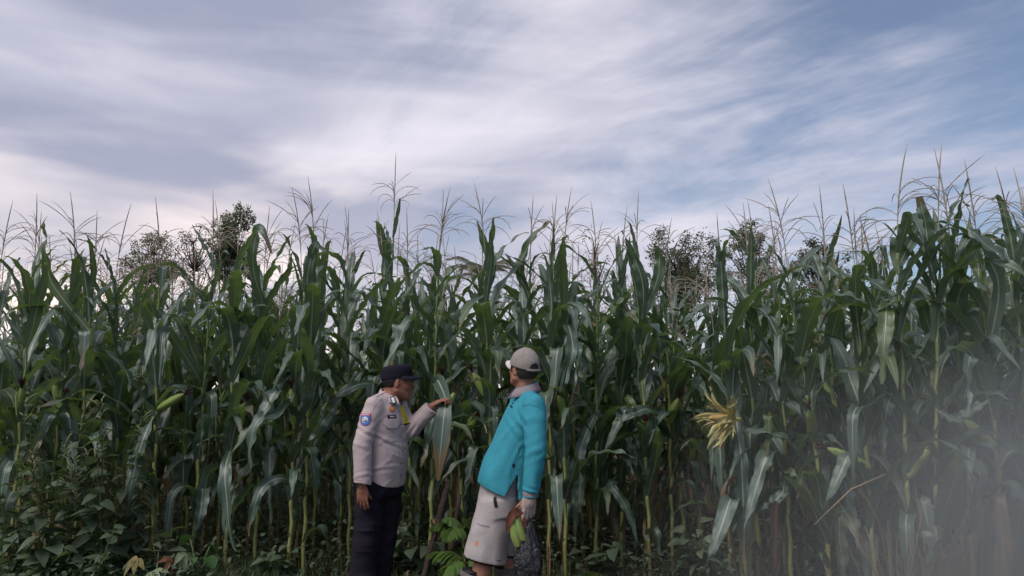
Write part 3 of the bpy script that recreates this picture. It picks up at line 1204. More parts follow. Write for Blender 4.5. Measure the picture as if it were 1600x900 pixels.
def head(F_, c, f, up, sc=1.0):
    """skull, jaw, face features and ears around centre c; f: where the face looks"""
    f, up = unit(f), np.asarray(up, float)
    up = unit(up - f * (up @ f))
    l = np.cross(up, f)            # the person's left
    ax_ = (f, l, up)
    c = np.asarray(c, float)
    at = lambda a, b, d: c + (f * a + l * b + up * d) * sc
    ell_, cone_ = F_.ell, F_.cone

    class F_:
        ell = staticmethod(lambda p, r, ax, k, sub=False: ell_(p, tuple(x * sc for x in r), ax, k, sub))
        cone = staticmethod(lambda p, q, a, b, k: cone_(p, q, a * sc, b * sc, k))
    F_.ell(at(-0.012, 0, 0.022), (0.097, 0.077, 0.092), ax_, 0.02)
    F_.ell(at(0.030, 0, -0.035), (0.062, 0.060, 0.078), ax_, 0.03)
    F_.ell(at(0.062, 0, -0.088), (0.026, 0.030, 0.024), ax_, 0.03)            # chin
    for s in (-1, 1):
        F_.cone(at(0.000, s * 0.058, -0.055), at(0.055, s * 0.026, -0.088), 0.016, 0.016, 0.03)   # jaw line
        F_.ell(at(0.060, s * 0.040, -0.022), (0.022, 0.020, 0.018), ax_, 0.02)                # cheek bone
        F_.cone(at(0.083, s * 0.018, 0.020), at(0.070, s * 0.048, 0.022), 0.009, 0.009, 0.012)  # brow
        F_.ell(at(0.088, s * 0.031, 0.002), (0.014, 0.015, 0.010), ax_, 0.008, sub=True)        # eye socket
        F_.ell(at(0.079, s * 0.031, 0.001), (0.012, 0.014, 0.0105), ax_, 0.003)
    F_.cone(at(0.088, 0, 0.010), at(0.110, 0, -0.026), 0.0075, 0.0105, 0.010)   # nose bridge -> tip
    for s in (-1, 1):
        F_.ell(at(0.098, s * 0.012, -0.033), (0.011, 0.0095, 0.008), ax_, 0.006)
    F_.ell(at(0.088, 0, -0.055), (0.013, 0.024, 0.0065), ax_, 0.005)           # upper lip
    F_.ell(at(0.086, 0, -0.067), (0.012, 0.021, 0.0065), ax_, 0.005)
    for s in (-1, 1):                                                          # ears
        e = at(-0.008, s * 0.076, -0.006)
        o = unit(l * s + f * -0.35)
        F_.ell(e, (0.018, 0.0075, 0.031), (unit(f + o * 0.3), o, up), 0.006)
        F_.ell(e + o * 0.010 - f * 0.004, (0.009, 0.006, 0.018), (unit(f + o * 0.3), o, up), 0.004, sub=True)
    return ax_


# ------------------------------------------------------------------ materials of people
def cloth_mat(name, col, rough=0.85, weave=420.0, dirt=0.0, dirtcol=(0.2, 0.17, 0.13), var=0.12, sheen=0.0, wrinkle=0.20):
    m, q = new_mat(name)
    t = q.n('ShaderNodeTexCoord')
    w = q.noise(t.outputs['Object'], weave, 2, 0.5)
    b = q.noise(t.outputs['Object'], 9.0, 5, 0.65)
    c = q.mix(b, tuple(x * (1 - var) for x in col), tuple(min(1, x * (1 + var)) for x in col))
    if dirt > 0:
        c = q.mix(q.ramp(q.noise(t.outputs['Object'], 16.0, 6, 0.7, 0.5), 0.52, 0.72, 0, dirt), c, dirtcol)
    pr = q.n('ShaderNodeBsdfPrincipled')
    q.put(pr.inputs['Base Color'], c)
    pr.inputs['Roughness'].default_value = rough
    pr.inputs['Specular IOR Level'].default_value = 0.2
    pr.inputs['Sheen Weight'].default_value = sheen
    # crumples in the cloth, then its weave
    cr = q.noise(q.mapping(t.outputs['Object'], (1, 1, 0.7)), 15.0, 4, 0.55, 1.6)
    cr = q.m('POWER', q.m('SUBTRACT', 1.0, q.m('MULTIPLY', q.m('ABSOLUTE', q.m('SUBTRACT', cr, 0.5)), 2.0)), 3.0)
    b1 = q.n('ShaderNodeBump')
    b1.inputs['Strength'].default_value = wrinkle
    b1.inputs['Distance'].default_value = 0.010
    q.put(b1.inputs['Height'], cr)
    b2 = q.n('ShaderNodeBump')
    b2.inputs['Strength'].default_value = 0.3
    b2.inputs['Distance'].default_value = 0.001
    q.put(b2.inputs['Height'], w)
    q.nt.links.new(b1.outputs[0], b2.inputs['Normal'])
    q.nt.links.new(b2.outputs[0], pr.inputs['Normal'])
    finish(q, pr.outputs[0])
    return m


def skin_mat(name, col, lipcol=None):
    m, q = new_mat(name)
    t = q.n('ShaderNodeTexCoord')
    b = q.noise(t.outputs['Object'], 28.0, 5, 0.6)
    c = q.mix(b, tuple(x * 0.82 for x in col), tuple(x * 1.15 for x in col))
    sh = principled(q, c, 0.5, 0.35, q.noise(t.outputs['Object'], 260, 3), 0.15, 0.001, **{'Subsurface Weight': 0.12, 'Subsurface Radius': (0.01, 0.004, 0.002)})
    finish(q, sh)
    return m


M_SKIN_A = skin_mat('skin_brown', (0.29, 0.125, 0.082))
M_SKIN_B = skin_mat('skin_tan', (0.40, 0.19, 0.125))
M_HAIR = simple_mat('hair_black', (0.016, 0.013, 0.012), 0.6, 0.3, 120, 0.4, 0.4, 0.002)
M_HAIR_GREY = simple_mat('hair_greying', (0.06, 0.052, 0.048), 0.7, 0.3, 160, 0.3, 0.4, 0.002, 0.4)
M_UNIFORM = cloth_mat('uniform_cloth', (0.50, 0.405, 0.395), 0.85)
M_TROUSER = cloth_mat('dark_trouser_cloth', (0.015, 0.012, 0.020), 0.9, dirt=0.25, dirtcol=(0.03, 0.024, 0.028))
M_CAP_DARK = cloth_mat('dark_cap_cloth', (0.012, 0.010, 0.020), 0.85)
M_TURQ = cloth_mat('turquoise_jersey', (0.045, 0.285, 0.36), 0.85, 300, 0.5, (0.035, 0.22, 0.28), wrinkle=0.18)
M_GREYCUFF = cloth_mat('grey_rib', (0.27, 0.23, 0.25), 0.9)
M_SHORTS = cloth_mat('pale_shorts_cloth', (0.43, 0.385, 0.37), 0.85, 380, 0.5, (0.36, 0.31, 0.29))
M_CAP_PALE = cloth_mat('worn_pale_cap', (0.29, 0.255, 0.235), 0.9, 400, 0.85, (0.14, 0.11, 0.095))
M_BRIM_PALE = cloth_mat('pale_cap_brim', (0.66, 0.62, 0.58), 0.9)
M_GLOVE = cloth_mat('knit_glove', (0.40, 0.32, 0.285), 0.95, 240, 0.6, (0.30, 0.23, 0.19))
M_BOOT = cloth_mat('grey_boot', (0.17, 0.145, 0.135), 0.8, 200, 0.4, (0.10, 0.08, 0.07))
M_UNISEAM = simple_mat('uniform_stitch', (0.36, 0.29, 0.28), 0.9)
M_TURQSEAM = simple_mat('turquoise_stitch', (0.03, 0.23, 0.30), 0.9)
M_BLACK = simple_mat('black_trim', (0.015, 0.015, 0.018), 0.6)
M_WHITE = simple_mat('white_trim', (0.75, 0.75, 0.76), 0.6, dark=0.9)
M_YELLOW = simple_mat('yellow_cloth', (0.62, 0.50, 0.03), 0.8, dark=0.8)
M_ORANGE = simple_mat('orange_badge', (0.75, 0.33, 0.03), 0.5, dark=0.8)
M_RED = simple_mat('red_badge', (0.52, 0.04, 0.045), 0.6, dark=0.85)
M_BLUE = simple_mat('blue_badge', (0.05, 0.20, 0.62), 0.6, dark=0.85)
M_EYE = simple_mat('eye_white', (0.55, 0.52, 0.50), 0.3, dark=0.9)


def folds(seed, amp, freq, n=5, stretch=(1, 1, 0.6)):
    rng = np.random.default_rng(seed)
    ks = [(unit(rng.normal(0, 1, 3) * np.array(stretch)) * freq * rng.uniform(0.6, 1.5), rng.uniform(0, 6.28), rng.uniform(0.5, 1.0)) for _ in range(n)]

    def fn(X, Y, Z):
        wx = 0.25 * np.sin(Z * freq * 0.5 + seed) / freq * 3
        d = 0
        for k, ph, a in ks:
            d = d + a * np.sin(k[0] * (X + wx) + k[1] * Y + k[2] * Z + ph + 0.7 * np.sin(Z * freq * 0.31 + X * freq * 0.4 + ph))
        return amp * d / n * 2
    return fn


def ridges(seed, amp, freq, n=4, stretch=(1, 1, 0.6)):
    """sharper cloth wrinkles: narrow raised lines that come and go"""
    rng = np.random.default_rng(seed)
    ks = [(unit(rng.normal(0, 1, 3) * np.array(stretch)) * freq * rng.uniform(0.7, 1.4), rng.uniform(0, 6.28), rng.normal(0, 1, 3) * freq * 0.35) for _ in range(n)]

    def fn(X, Y, Z):
        d = 0
        for k, ph, m in ks:
            a = np.sin(k[0] * X + k[1] * Y + k[2] * Z + ph + 0.8 * np.sin(m[0] * X + m[1] * Y + m[2] * Z))
            gate = np.clip(np.sin(m[1] * X + m[2] * Y + m[0] * Z + ph * 3) + 0.15, 0, 1)
            d = d - np.clip(a, 0, 1) ** 5 * gate
        return amp * d
    return fn


class Surf:
    """projects badges, pockets and trims onto a garment"""
    def __init__(self, me):
        V = [v.co.copy() for v in me.vertices]
        F_ = [tuple(p.vertices) for p in me.polygons]
        self.t = BVHTree.FromPolygons(V, F_)

    def patch(self, c, n, up, rows, w, h, thick, nu=8, nv=8, far=0.25):
        """rows(v) -> (left, right) in -1..1; c: point near the surface, n: outward direction; projected along -n"""
        n, up = Vector(n).normalized(), Vector(up)
        up = (up - n * up.dot(n)).normalized()
        r = up.cross(n)
        c = Vector(c)
        V, F_, UV = [], [], []

        def hit(p):
            loc, nr, i, d = self.t.ray_cast(p + n * far, -n, 0.6)
            if loc is None:
                loc = self.t.find_nearest(p)[0]
            return loc
        for lay in (thick, -0.004):
            for j in range(nv + 1):
                v = j / nv
                a, b = rows(v)
                for i in range(nu + 1):
                    u = a + (b - a) * i / nu
                    p = hit(c + r * (u * w / 2) + up * ((0.5 - v) * h)) + n * lay
                    V.append(p)
                    UV.append((0.5 + u / 2, 1 - v))
        m = (nu + 1) * (nv + 1)
        for j in range(nv):
            for i in range(nu):
                a = j * (nu + 1) + i
                F_.append((a, a + nu + 1, a + nu + 2, a + 1))
        ring = [i for i in range(nu + 1)] + [j * (nu + 1) + nu for j in range(1, nv + 1)] + [nv * (nu + 1) + i for i in range(nu - 1, -1, -1)] + [j * (nu + 1) for j in range(nv - 1, 0, -1)]
        for i in range(len(ring)):
            a, b = ring[i], ring[(i + 1) % len(ring)]
            F_.append((a, b, b + m, a + m))
        return V, F_, UV

    def seam(self, name, parent, mat, path, r=0.0016, n=16):
        """a stitched line: path of (x, z) seen from the front side, laid on the cloth"""
        pts = []
        for i in range(n + 1):
            s = i / n * (len(path) - 1)
            k = min(int(s), len(path) - 2)
            a, b = path[k], path[k + 1]
            x, z = a[0] + (b[0] - a[0]) * (s - k), a[1] + (b[1] - a[1]) * (s - k)
            loc = self.t.ray_cast(Vector((x, -1.0, z)), Vector((0, 1, 0)), 2.0)[0]
            if loc is not None:
                pts.append(loc)
        if len(pts) > 2:
            V, F_ = tube(pts, [r] * len(pts), 5)
            return obj(name, mesh_np(name, V, F_, None, True, [mat]), parent)

    def part(self, name, parent, mat, c, n, up, w, h, thick=0.003, rows=lambda v: (-1, 1), nu=8, nv=8, far=0.25):
        V, F_, UV = self.patch(c, n, up, rows, w, h, thick, nu, nv, far)
        return obj(name, mesh_np(name, V, F_, UV, False, [mat]), parent)


def disc(v):
    x = math.sqrt(max(0.0, 1 - (2 * v - 1) ** 2))
    return (-x, x)


def shield(v):
    x = 1.0 if v < 0.55 else math.sqrt(max(0.0, 1 - ((v - 0.55) / 0.45) ** 2))
    return (-x, x)


def flap(v):
    return (-1, 1)


# ================================================================== person in grey uniform
def person_uniform():
    base = Vector((-0.93, 5.40, 0))
    root = empty('person', base)
    tag(root, 'person in grey-beige uniform shirt, dark trousers and black cap, reaching out to a maize leaf', 'person', 'people')
    a0 = R(-25)                                       # torso turned a little towards the camera
    f = v3(math.cos(a0), math.sin(a0), 0)
    rt = v3(math.sin(a0), -math.cos(a0), 0)           # the person's right
    sh_c = v3(0.035, 0, 1.375)
    shR = sh_c + rt * 0.175
    shL = sh_c - rt * 0.165
    elR, wrR = v3(-0.092, -0.212, 1.115), v3(-0.080, -0.228, 0.855)
    elL, wrL = v3(0.195, 0.085, 1.205), v3(0.355, 0.045, 1.372)
    hipR, hipL = v3(-0.05, -0.075, 0.86), v3(0.055, 0.075, 0.86)
    knR, knL = v3(-0.075, -0.085, 0.46), v3(0.02, 0.06, 0.46)
    anR, anL = v3(-0.105, -0.08, 0.09), v3(-0.025, 0.07, 0.09)
    hc = v3(0.112, 0.0, 1.545)
    hf = unit(v3(math.cos(R(7)), math.sin(R(7)), -0.08))
    # --- body: one continuous skin
    B = Field(axis(-0.27, 0.56, 0.006, [(-0.16, -0.05, 0.0036), (0.0, 0.5, 0.0036)]), axis(-0.32, 0.22, 0.006, [(-0.28, -0.17, 0.0036), (-0.1, 0.12, 0.0036)]),
              axis(-0.01, 1.70, 0.010, [(0.66, 0.88, 0.0036), (1.34, 1.68, 0.0036)]))
    B.loft([(0.80, 0.0, 0, 0.15, 0.10), (0.95, 0.01, 0, 0.15, 0.105), (1.10, 0.02, 0, 0.15, 0.11), (1.28, 0.022, 0, 0.16, 0.10), (1.40, 0.03, 0, 0.13, 0.07), (1.45, 0.04, 0, 0.06, 0.055)], a0)
    B.cone((0.035, 0, 1.38), (0.086, 0, 1.50), 0.070, 0.064, 0.03)
    for (s, e, w_) in ((shR, elR, wrR), (shL, elL, wrL)):
        B.chain([s, e, w_], [0.052, 0.042, 0.026], 0.02)
    for (h_, k_, n_) in ((hipR, knR, anR), (hipL, knL, anL)):
        B.chain([h_, k_, n_], [0.080, 0.056, 0.042], 0.03)
        B.cone(n_ - v3(0.03, 0, 0.05), n_ + f * 0.13 - v3(0, 0, 0.055), 0.035, 0.030, 0.02)
    HS = 1.07
    ax_ = head(B, hc, hf, (0, 0, 1), HS)
    hand(B, wrR + v3(0, 0, -0.008), (0.0, 0.02, -1), v3(0.15, 0.98, 0), 1, (0.26, 0.30, 0.34, 0.38), 0.085, 0.0, 0.6, 1.03, 0.30)
    hand(B, wrL + unit(wrL - elL) * 0.012, unit(v3(0.85, -0.05, 0.50)), v3(0.45, 0.10, -0.75), 1, (0.95, 1.0, 1.05, 1.05), 0.05, 0.0, 1.0, 0.98, 0.6)
    body = obj('body', B.mesh('person_body', [M_SKIN_A]), root)
    at = lambda p, q, r: hc + (ax_[0] * p + ax_[1] * q + ax_[2] * r) * HS
    # --- hair
    H_ = Field(axis(-0.03, 0.24, 0.005), axis(-0.12, 0.12, 0.005), axis(1.44, 1.70, 0.005))
    H_.ell(at(-0.014, 0, 0.022), (0.107, 0.086, 0.102), ax_, 0.0)
    c0 = hc

    def hair_cut(X, Y, Z):
        u = (X - c0[0]) * ax_[0][0] + (Y - c0[1]) * ax_[0][1] + (Z - c0[2]) * ax_[0][2]
        w = (X - c0[0]) * ax_[2][0] + (Y - c0[1]) * ax_[2][1] + (Z - c0[2]) * ax_[2][2]
        front = u - np.where(w < 0.035, -0.022, 0.10) - np.clip(w, 0, 0.03) * 0.6
        return np.maximum(front, -(w + 0.052 + 0.0 * u))
    H_.cut(hair_cut)
    H_.disp(folds(3, 0.0012, 300))
    hair = obj('hair', H_.mesh('person_hair', [M_HAIR]), root)
    for s in (-1, 1):
        p = [at(0.083, s * 0.016, 0.018), at(0.083, s * 0.032, 0.0225), at(0.070, s * 0.050, 0.019)]
        V, F_ = tube(p, [0.003, 0.0042, 0.0026], 6)
        obj('eyebrow', mesh_np('eyebrow', V, F_, None, True, [M_HAIR]), root)
        e = Acc()
        for (r_, o_, mi) in ((0.0085, 0.0, 0), (0.0048, 0.0052, 1)):
            c = Vector(at(0.0835 + o_, s * 0.031, 0.001))
            V, F_ = [], []
            for i in range(7):
                for j in range(8):
                    th, ph = math.pi * i / 6, 2 * math.pi * j / 8
                    V.append(c + Vector((math.sin(th) * math.cos(ph), math.sin(th) * math.sin(ph), math.cos(th))) * r_)
            for i in range(6):
                for j in range(8):
                    F_.append((i * 8 + j, (i + 1) * 8 + j, (i + 1) * 8 + (j + 1) % 8, i * 8 + (j + 1) % 8))
            e.add((V, F_), mi=mi)
        obj('eye', e.mesh('eye', [M_EYE, M_BLACK]), root)
    # --- shirt
    S = Field(axis(-0.26, 0.46, 0.0052), axis(-0.33, 0.30, 0.0052), axis(0.74, 1.50, 0.0052))
    S.loft([(0.72, 0.010, 0, 0.186, 0.134), (0.86, 0.014, 0, 0.184, 0.142), (0.97, 0.020, 0, 0.184, 0.150), (1.06, 0.024, 0, 0.184, 0.150), (1.16, 0.022, 0, 0.186, 0.138),
            (1.27, 0.020, 0, 0.192, 0.132), (1.35, 0.022, 0, 0.178, 0.112), (1.41, 0.030, 0, 0.120, 0.086), (1.455, 0.045, 0, 0.072, 0.072)], a0, 0.02)
    S.cone(shR + v3(0.01, 0.01, -0.012), shR * 0.7 + elR * 0.3, 0.066, 0.068, 0.030)
    S.chain([shR * 0.7 + elR * 0.3, elR + v3(0, -0.01, 0), wrR + v3(0, -0.004, 0.0)], [0.066, 0.062, 0.060], 0.004)
    S.chain([shL + v3(-0.01, -0.01, -0.012), elL, wrL - unit(wrL - elL) * 0.004], [0.066, 0.062, 0.056], 0.030)
    S.chain([v3(0.04, 0, 1.435), shR + v3(0, 0, 0.020)], [0.045, 0.046], 0.03)
    S.chain([v3(0.04, 0, 1.435), shL + v3(0, 0, 0.020)], [0.045, 0.046], 0.03)
    # cloth folds: soft everywhere, tighter rings where the sleeves and waist crease
    S.disp(folds(8, 0.0022, 20, 5, (1, 1, 0.25)))
    S.disp(folds(9, 0.0007, 70, 5, (1, 1, 1.2)))

    def creases(X, Y, Z):
        belly = np.exp(-((Z - 0.955 - 0.25 * (X - 0.05)) / 0.030) ** 2) * 0.0025 * np.sin((Z - 0.2 * X + 0.3 * Y) * 130)
        under = np.exp(-((Z - 1.15 + 0.5 * (X - 0.05)) / 0.035) ** 2) * 0.0040 * np.sin((Z + 0.55 * X) * 115)
        elb = np.exp(-((Z - 1.12) / 0.05) ** 2) * (X < -0.03) * 0.0016 * np.sin((Z + 0.4 * X) * 120)
        line = np.where(Y < -0.15, 0.0, 1.0) * -0.0042 * np.clip(np.sin((Z + 0.45 * X) * 62 + 3 * np.sin(X * 9)), 0, 1) ** 4 * np.exp(-((Z - 1.07 + 0.3 * X) / 0.10) ** 2)
        el2 = line + np.exp(-(((X - 0.21) ** 2 + (Z - 1.19) ** 2) / 0.0045)) * 0.006 * np.sin((X * 0.9 - Z * 0.6) * 140)
        return belly + under + elb + el2
    S.disp(creases)
    S.disp(ridges(5, 0.0030, 34, 4, (1, 1, 1)))
    # open ends: hem (lower at the front), cuffs, and the gap between arm and body stays
    S.cut(lambda X, Y, Z: (0.872 - 0.55 * np.clip(X * f[0] + Y * f[1] - 0.05, 0, 1)) - Z)
    ca = unit(wrL - elL)
    S_d = S

    def cuffs(X, Y, Z):
        r = np.where((X < -0.035) & (Y < -0.14), 0.862 - Z, -1)
        l = np.where(X > 0.27, (X - wrL[0]) * ca[0] + (Y - wrL[1]) * ca[1] + (Z - wrL[2]) * ca[2] + 0.012, -1)
        return np.maximum(r, l)
    S.cut(cuffs)
    sme = S.mesh('uniform_shirt', [M_UNIFORM], 0)
    shirt = obj('shirt', sme, root)
    shirt['label'] = 'grey-beige long sleeved uniform shirt'
    sf = Surf(sme)
    fr = Vector((f[0], f[1], 0))
    rr = Vector((rt[0], rt[1], 0))
    side_n = (rr * 0.55 + fr * 0.8).normalized()
    # pocket, flap, placket
    pk = Vector((0.02, 0, 1.205)) + rr * 0.085 + fr * 0.12
    sf.part('pocket', shirt, M_UNIFORM, pk, side_n, (0, 0, 1), 0.125, 0.135, 0.004)
    sf.part('pocket_flap', shirt, M_UNIFORM, pk + Vector((0, 0, 0.053)), side_n, (0, 0, 1), 0.135, 0.062, 0.013, lambda v: (-1, 1) if v < 0.55 else (-1 + 1.1 * (v - 0.55), 1 - 1.1 * (v - 0.55)))
    pk2 = Vector((0.02, 0, 1.205)) - rr * 0.085 + fr * 0.12
    sf.part('pocket', shirt, M_UNIFORM, pk2, (fr - rr * 0.3), (0, 0, 1), 0.11, 0.13, 0.004, far=0.04)
    sf.part('pocket_flap', shirt, M_UNIFORM, pk2 + Vector((0, 0, 0.053)), (fr - rr * 0.3), (0, 0, 1), 0.12, 0.062, 0.010, far=0.04)
    sf.part('placket', shirt, M_UNIFORM, Vector((0.02, 0, 1.10)) + fr * 0.14, fr, (0, 0, 1), 0.036, 0.52, 0.004, nv=30, nu=4)
    for z in (1.34, 1.25, 1.16, 1.07, 0.98, 0.90):
        sf.part('button', shirt, M_BLACK, Vector((0.02, 0, z)) + fr * 0.14, fr, (0, 0, 1), 0.011, 0.011, 0.0065, disc, 4, 6)
    # badges
    bd = sf.part('badge', shirt, M_RED, pk + Vector((0, 0, 0.155)) - rr * 0.005, side_n, (0, 0, 1), 0.038, 0.042, 0.004, disc, 6, 10)
    sf.part('badge_centre', bd, M_ORANGE, pk + Vector((0, 0, 0.156)) - rr * 0.005, side_n, (0, 0, 1), 0.029, 0.032, 0.006, disc, 6, 10)
    nt = sf.part('name_tag', shirt, M_BLACK, pk + Vector((0, 0, 0.103)), side_n, (0, 0, 1), 0.070, 0.022, 0.005)
    for i, x in enumerate((-0.020, -0.012, -0.004, 0.005, 0.013, 0.021)):
        sf.part('letter', nt, M_WHITE, pk + Vector((0, 0, 0.103)) + rr.cross(Vector((0, 0, 1))) * 0 - rr * x, side_n, (0, 0, 1), (0.0035, 0.005)[i % 2], 0.008, 0.0058, nu=1, nv=2)
    # sleeve shield
    pc = Vector((-0.072, -0.25, 1.292))
    pn = Vector((-0.05, -1, 0.08))
    pt = sf.part('sleeve_patch', shirt, M_RED, pc, pn, (0, 0, 1), 0.076, 0.086, 0.0035, shield, 10, 14)
    sf.part('patch_field', pt, M_BLUE, pc + Vector((0, 0, -0.006)), pn, (0, 0, 1), 0.064, 0.066, 0.0055, shield, 10, 14)
    sf.part('patch_ring', pt, M_WHITE, pc + Vector((0, 0, -0.002)), pn, (0, 0, 1), 0.044, 0.044, 0.0072, disc, 10, 14)
    sf.part('patch_emblem', pt, M_YELLOW, pc + Vector((-0.006, 0, -0.004)), pn, (0, 0, 1), 0.026, 0.034, 0.0085, disc, 10, 14)
    sf.part('patch_emblem', pt, M_BLUE, pc + Vector((0.004, 0, -0.008)), pn, (0, 0, 1), 0.024, 0.022, 0.0095, disc, 10, 14)
    sf.part('patch_emblem', pt, M_WHITE, pc + Vector((0.002, 0, 0.000)), pn, (0, 0, 1), 0.020, 0.012, 0.0105, disc, 8, 8)
    for i in range(6):
        sf.part('letter', pt, M_WHITE, pc + Vector((-0.026 + 0.0104 * i, 0, 0.035)), pn, (0, 0, 1), 0.0045, 0.010, 0.0055, nu=1, nv=2)
    # shoulder strap
    sp = Vector((shR[0], shR[1], 1.44))
    sf.part('shoulder_strap', shirt, M_UNIFORM, Vector((-0.005, -0.085, 1.43)), (-0.1, -0.15, 1), rr, 0.045, 0.12, 0.006, nv=10)
    # yellow cord with a cloth tag on the far side of the chest
    yc = Vector((0.02, 0, 1.325)) - rr * 0.055 + fr * 0.13
    sf.part('yellow_tag', shirt, M_YELLOW, yc + Vector((0.0, 0, -0.01)), (fr - rr * 0.15), Vector((-0.35, 0, 1)), 0.060, 0.125, 0.014, lambda v: (-0.25 - 0.75 * min(1, v * 1.6), 0.25 + 0.75 * min(1, v * 1.6)), 8, 12)
    sf.part('yellow_tag_edge', shirt, M_BLACK, yc + Vector((0.012, 0, -0.075)), (fr - rr * 0.15), Vector((-0.35, 0, 1)), 0.062, 0.012, 0.015)
    # collar
    ca_ = Acc()
    V, F_ = [], []
    nu, nc = 40, Vector((0.055, 0, 1.452))
    prof = [(0.066, 0.030), (0.068, 0.036), (0.073, 0.034), (0.086, 0.004), (0.094, -0.014), (0.090, -0.016), (0.074, 0.014), (0.066, 0.000)]
    for i in range(nu + 1):
        q = -1 + 2 * i / nu
        ang = a0 + math.pi + q * R(158)
        fwd = max(0.0, abs(q) - 0.55) / 0.45
        for (rad, dz) in prof:
            tipw = 1 + 0.30 * fwd * (dz < 0.01)
            V.append(nc + Vector((math.cos(ang) * rad * tipw * 0.98, math.sin(ang) * rad * tipw, dz * (1 + 0.8 * fwd * (dz < 0)) - 0.050 * (0.5 - 0.5 * math.cos(q * math.pi)) ** 1.2 + 0.014)))
    m_ = len(prof)
    for i in range(nu):
        for k in range(m_):
            F_.append((i * m_ + k, i * m_ + (k + 1) % m_, (i + 1) * m_ + (k + 1) % m_, (i + 1) * m_ + k))
    F_.append(tuple(range(m_)))
    F_.append(tuple(range(nu * m_, nu * m_ + m_))[::-1])
    col = obj('collar', mesh_np('collar', V, F_, None, True, [M_UNIFORM]), shirt)
    cs = Surf(col.data)
    cp = nc + rr * 0.06 + fr * 0.07 + Vector((0, 0, -0.030))
    tb = cs.part('collar_tab', shirt, M_BLACK, cp, (rr * 0.8 + fr * 0.45), (-0.45, 0, 1), 0.030, 0.056, 0.005)
    cs.part('collar_tab_inset', tb, M_WHITE, cp, (rr * 0.8 + fr * 0.45), (-0.45, 0, 1), 0.018, 0.040, 0.008)
    # seams: armhole, shoulder and sleeve crease
    sf.seam('seam', shirt, M_UNISEAM, [(0.020, 1.430), (-0.012, 1.385), (-0.030, 1.330), (-0.028, 1.275)])
    sf.seam('seam', shirt, M_UNISEAM, [(-0.150, 0.895), (-0.100, 0.892), (-0.045, 0.897)])
    # --- trousers
    T = Field(axis(-0.27, 0.24, 0.0072), axis(-0.26, 0.26, 0.0072), axis(0.02, 0.99, 0.0072))
    T.loft([(0.76, 0.0, 0, 0.160, 0.135), (0.85, 0.0, 0, 0.172, 0.142), (0.98, 0.01, 0, 0.165, 0.130)], a0, 0.03)
    for (h_, k_, n_) in ((hipR, knR, anR), (hipL, knL, anL)):
        T.chain([h_ + v3(0, 0, -0.03), (h_ + k_) / 2, k_, n_ + v3(0, 0, -0.03)], [0.104, 0.098, 0.090, 0.083], 0.018)
    T.disp(folds(21, 0.006, 24, 6, (1, 1, 0.8)))
    T.disp(folds(22, 0.003, 60, 5, (1, 1, 1.0)))
    T.disp(ridges(7, 0.006, 30, 4, (1, 1, 1)))
    T.cut(lambda X, Y, Z: 0.055 - Z)
    tme = T.mesh('trousers', [M_TROUSER], 1)
    trs = obj('trousers', tme, root)
    ts = Surf(tme)
    cg = Vector((-0.070, -0.18, 0.495))
    cn = Vector((0.15, -1, 0))
    ts.part('cargo_pocket', trs, M_TROUSER, cg, cn, (0, 0, 1), 0.128, 0.175, 0.010)
    ts.part('cargo_pocket_flap', trs, M_TROUSER, cg + Vector((0, 0, 0.075)), cn, (0, 0, 1), 0.134, 0.048, 0.016)
    # --- shoes
    for n_ in (anR, anL):
        Sh = Field(axis(n_[0] - 0.16, n_[0] + 0.26, 0.007), axis(n_[1] - 0.2, n_[1] + 0.14, 0.007), axis(-0.01, 0.16, 0.007))
        Sh.cone(n_ + v3(-0.03, 0, -0.04), n_ + f * 0.15 + v3(0, 0, -0.05), 0.047, 0.040, 0.02)
        Sh.cone(n_, n_ + v3(0, 0, 0.05), 0.052, 0.052, 0.03)
        Sh.cut(lambda X, Y, Z: 0.002 - Z)
        obj('shoe', Sh.mesh('shoe', [M_BLACK]), root)
    # --- cap
    K = Field(axis(-0.05, 0.28, 0.005), axis(-0.15, 0.15, 0.005), axis(1.50, 1.72, 0.005))
    ha = math.atan2(hf[1], hf[0])
    K.loft([(1.555, 0.100, 0, 0.092, 0.113), (1.60, 0.101, 0, 0.094, 0.114), (1.635, 0.104, 0, 0.094, 0.111), (1.655, 0.108, 0, 0.088, 0.102), (1.670, 0.112, 0, 0.070, 0.082), (1.678, 0.114, 0, 0.040, 0.050)], ha, 0.0, 2.1)
    K.disp(folds(31, 0.0022, 45, 5))
    K.cut(lambda X, Y, Z: (1.570 + 0.09 * (X - 0.10)) - Z)
    K.cut(lambda X, Y, Z: Z - (1.676 - 0.16 * np.abs(X - 0.14)))
    cme = K.mesh('cap_crown', [M_CAP_DARK], 2)
    cap_ = obj('cap', cme, root)
    cap_['label'] = 'black field cap with a short stiff brim'
    V, F_ = [], []
    hx, hy = Vector((hf[0], hf[1], 0)).normalized(), Vector((-hf[1], hf[0], 0)).normalized()
    bc = Vector((0.101, 0, 1.576))
    for lay in (0.004, -0.003):
        for i in range(17):
            q = R(-72 + 9 * i)
            r0, r1 = 0.100, 0.104 + 0.070 * math.cos(q * 1.15) ** 0.8 if abs(q * 1.15) < 1.57 else 0.104
            for s in (0, 0.5, 1):
                rad = r0 + (r1 - r0) * s
                V.append(bc + hx * (rad * math.cos(q) * 1.08) + hy * (rad * math.sin(q) * 0.90) + Vector((0, 0, lay + 0.016 - 0.020 * s - 0.012 * (math.sin(q)) ** 2 * s)))
    for i in range(16):
        for s in range(2):
            a = i * 3 + s
            F_.append((a, a + 3, a + 4, a + 1))
            F_.append((a + 51, a + 52, a + 55, a + 54))
        a = i * 3 + 2
        F_.append((a, a + 3, a + 54, a + 51))
    obj('brim', mesh_np('cap_brim', V, F_, None, True, [M_CAP_DARK]), cap_)
    kf = Surf(cme)
    em = Vector((0.101, 0, 1.622)) + hx * 0.11
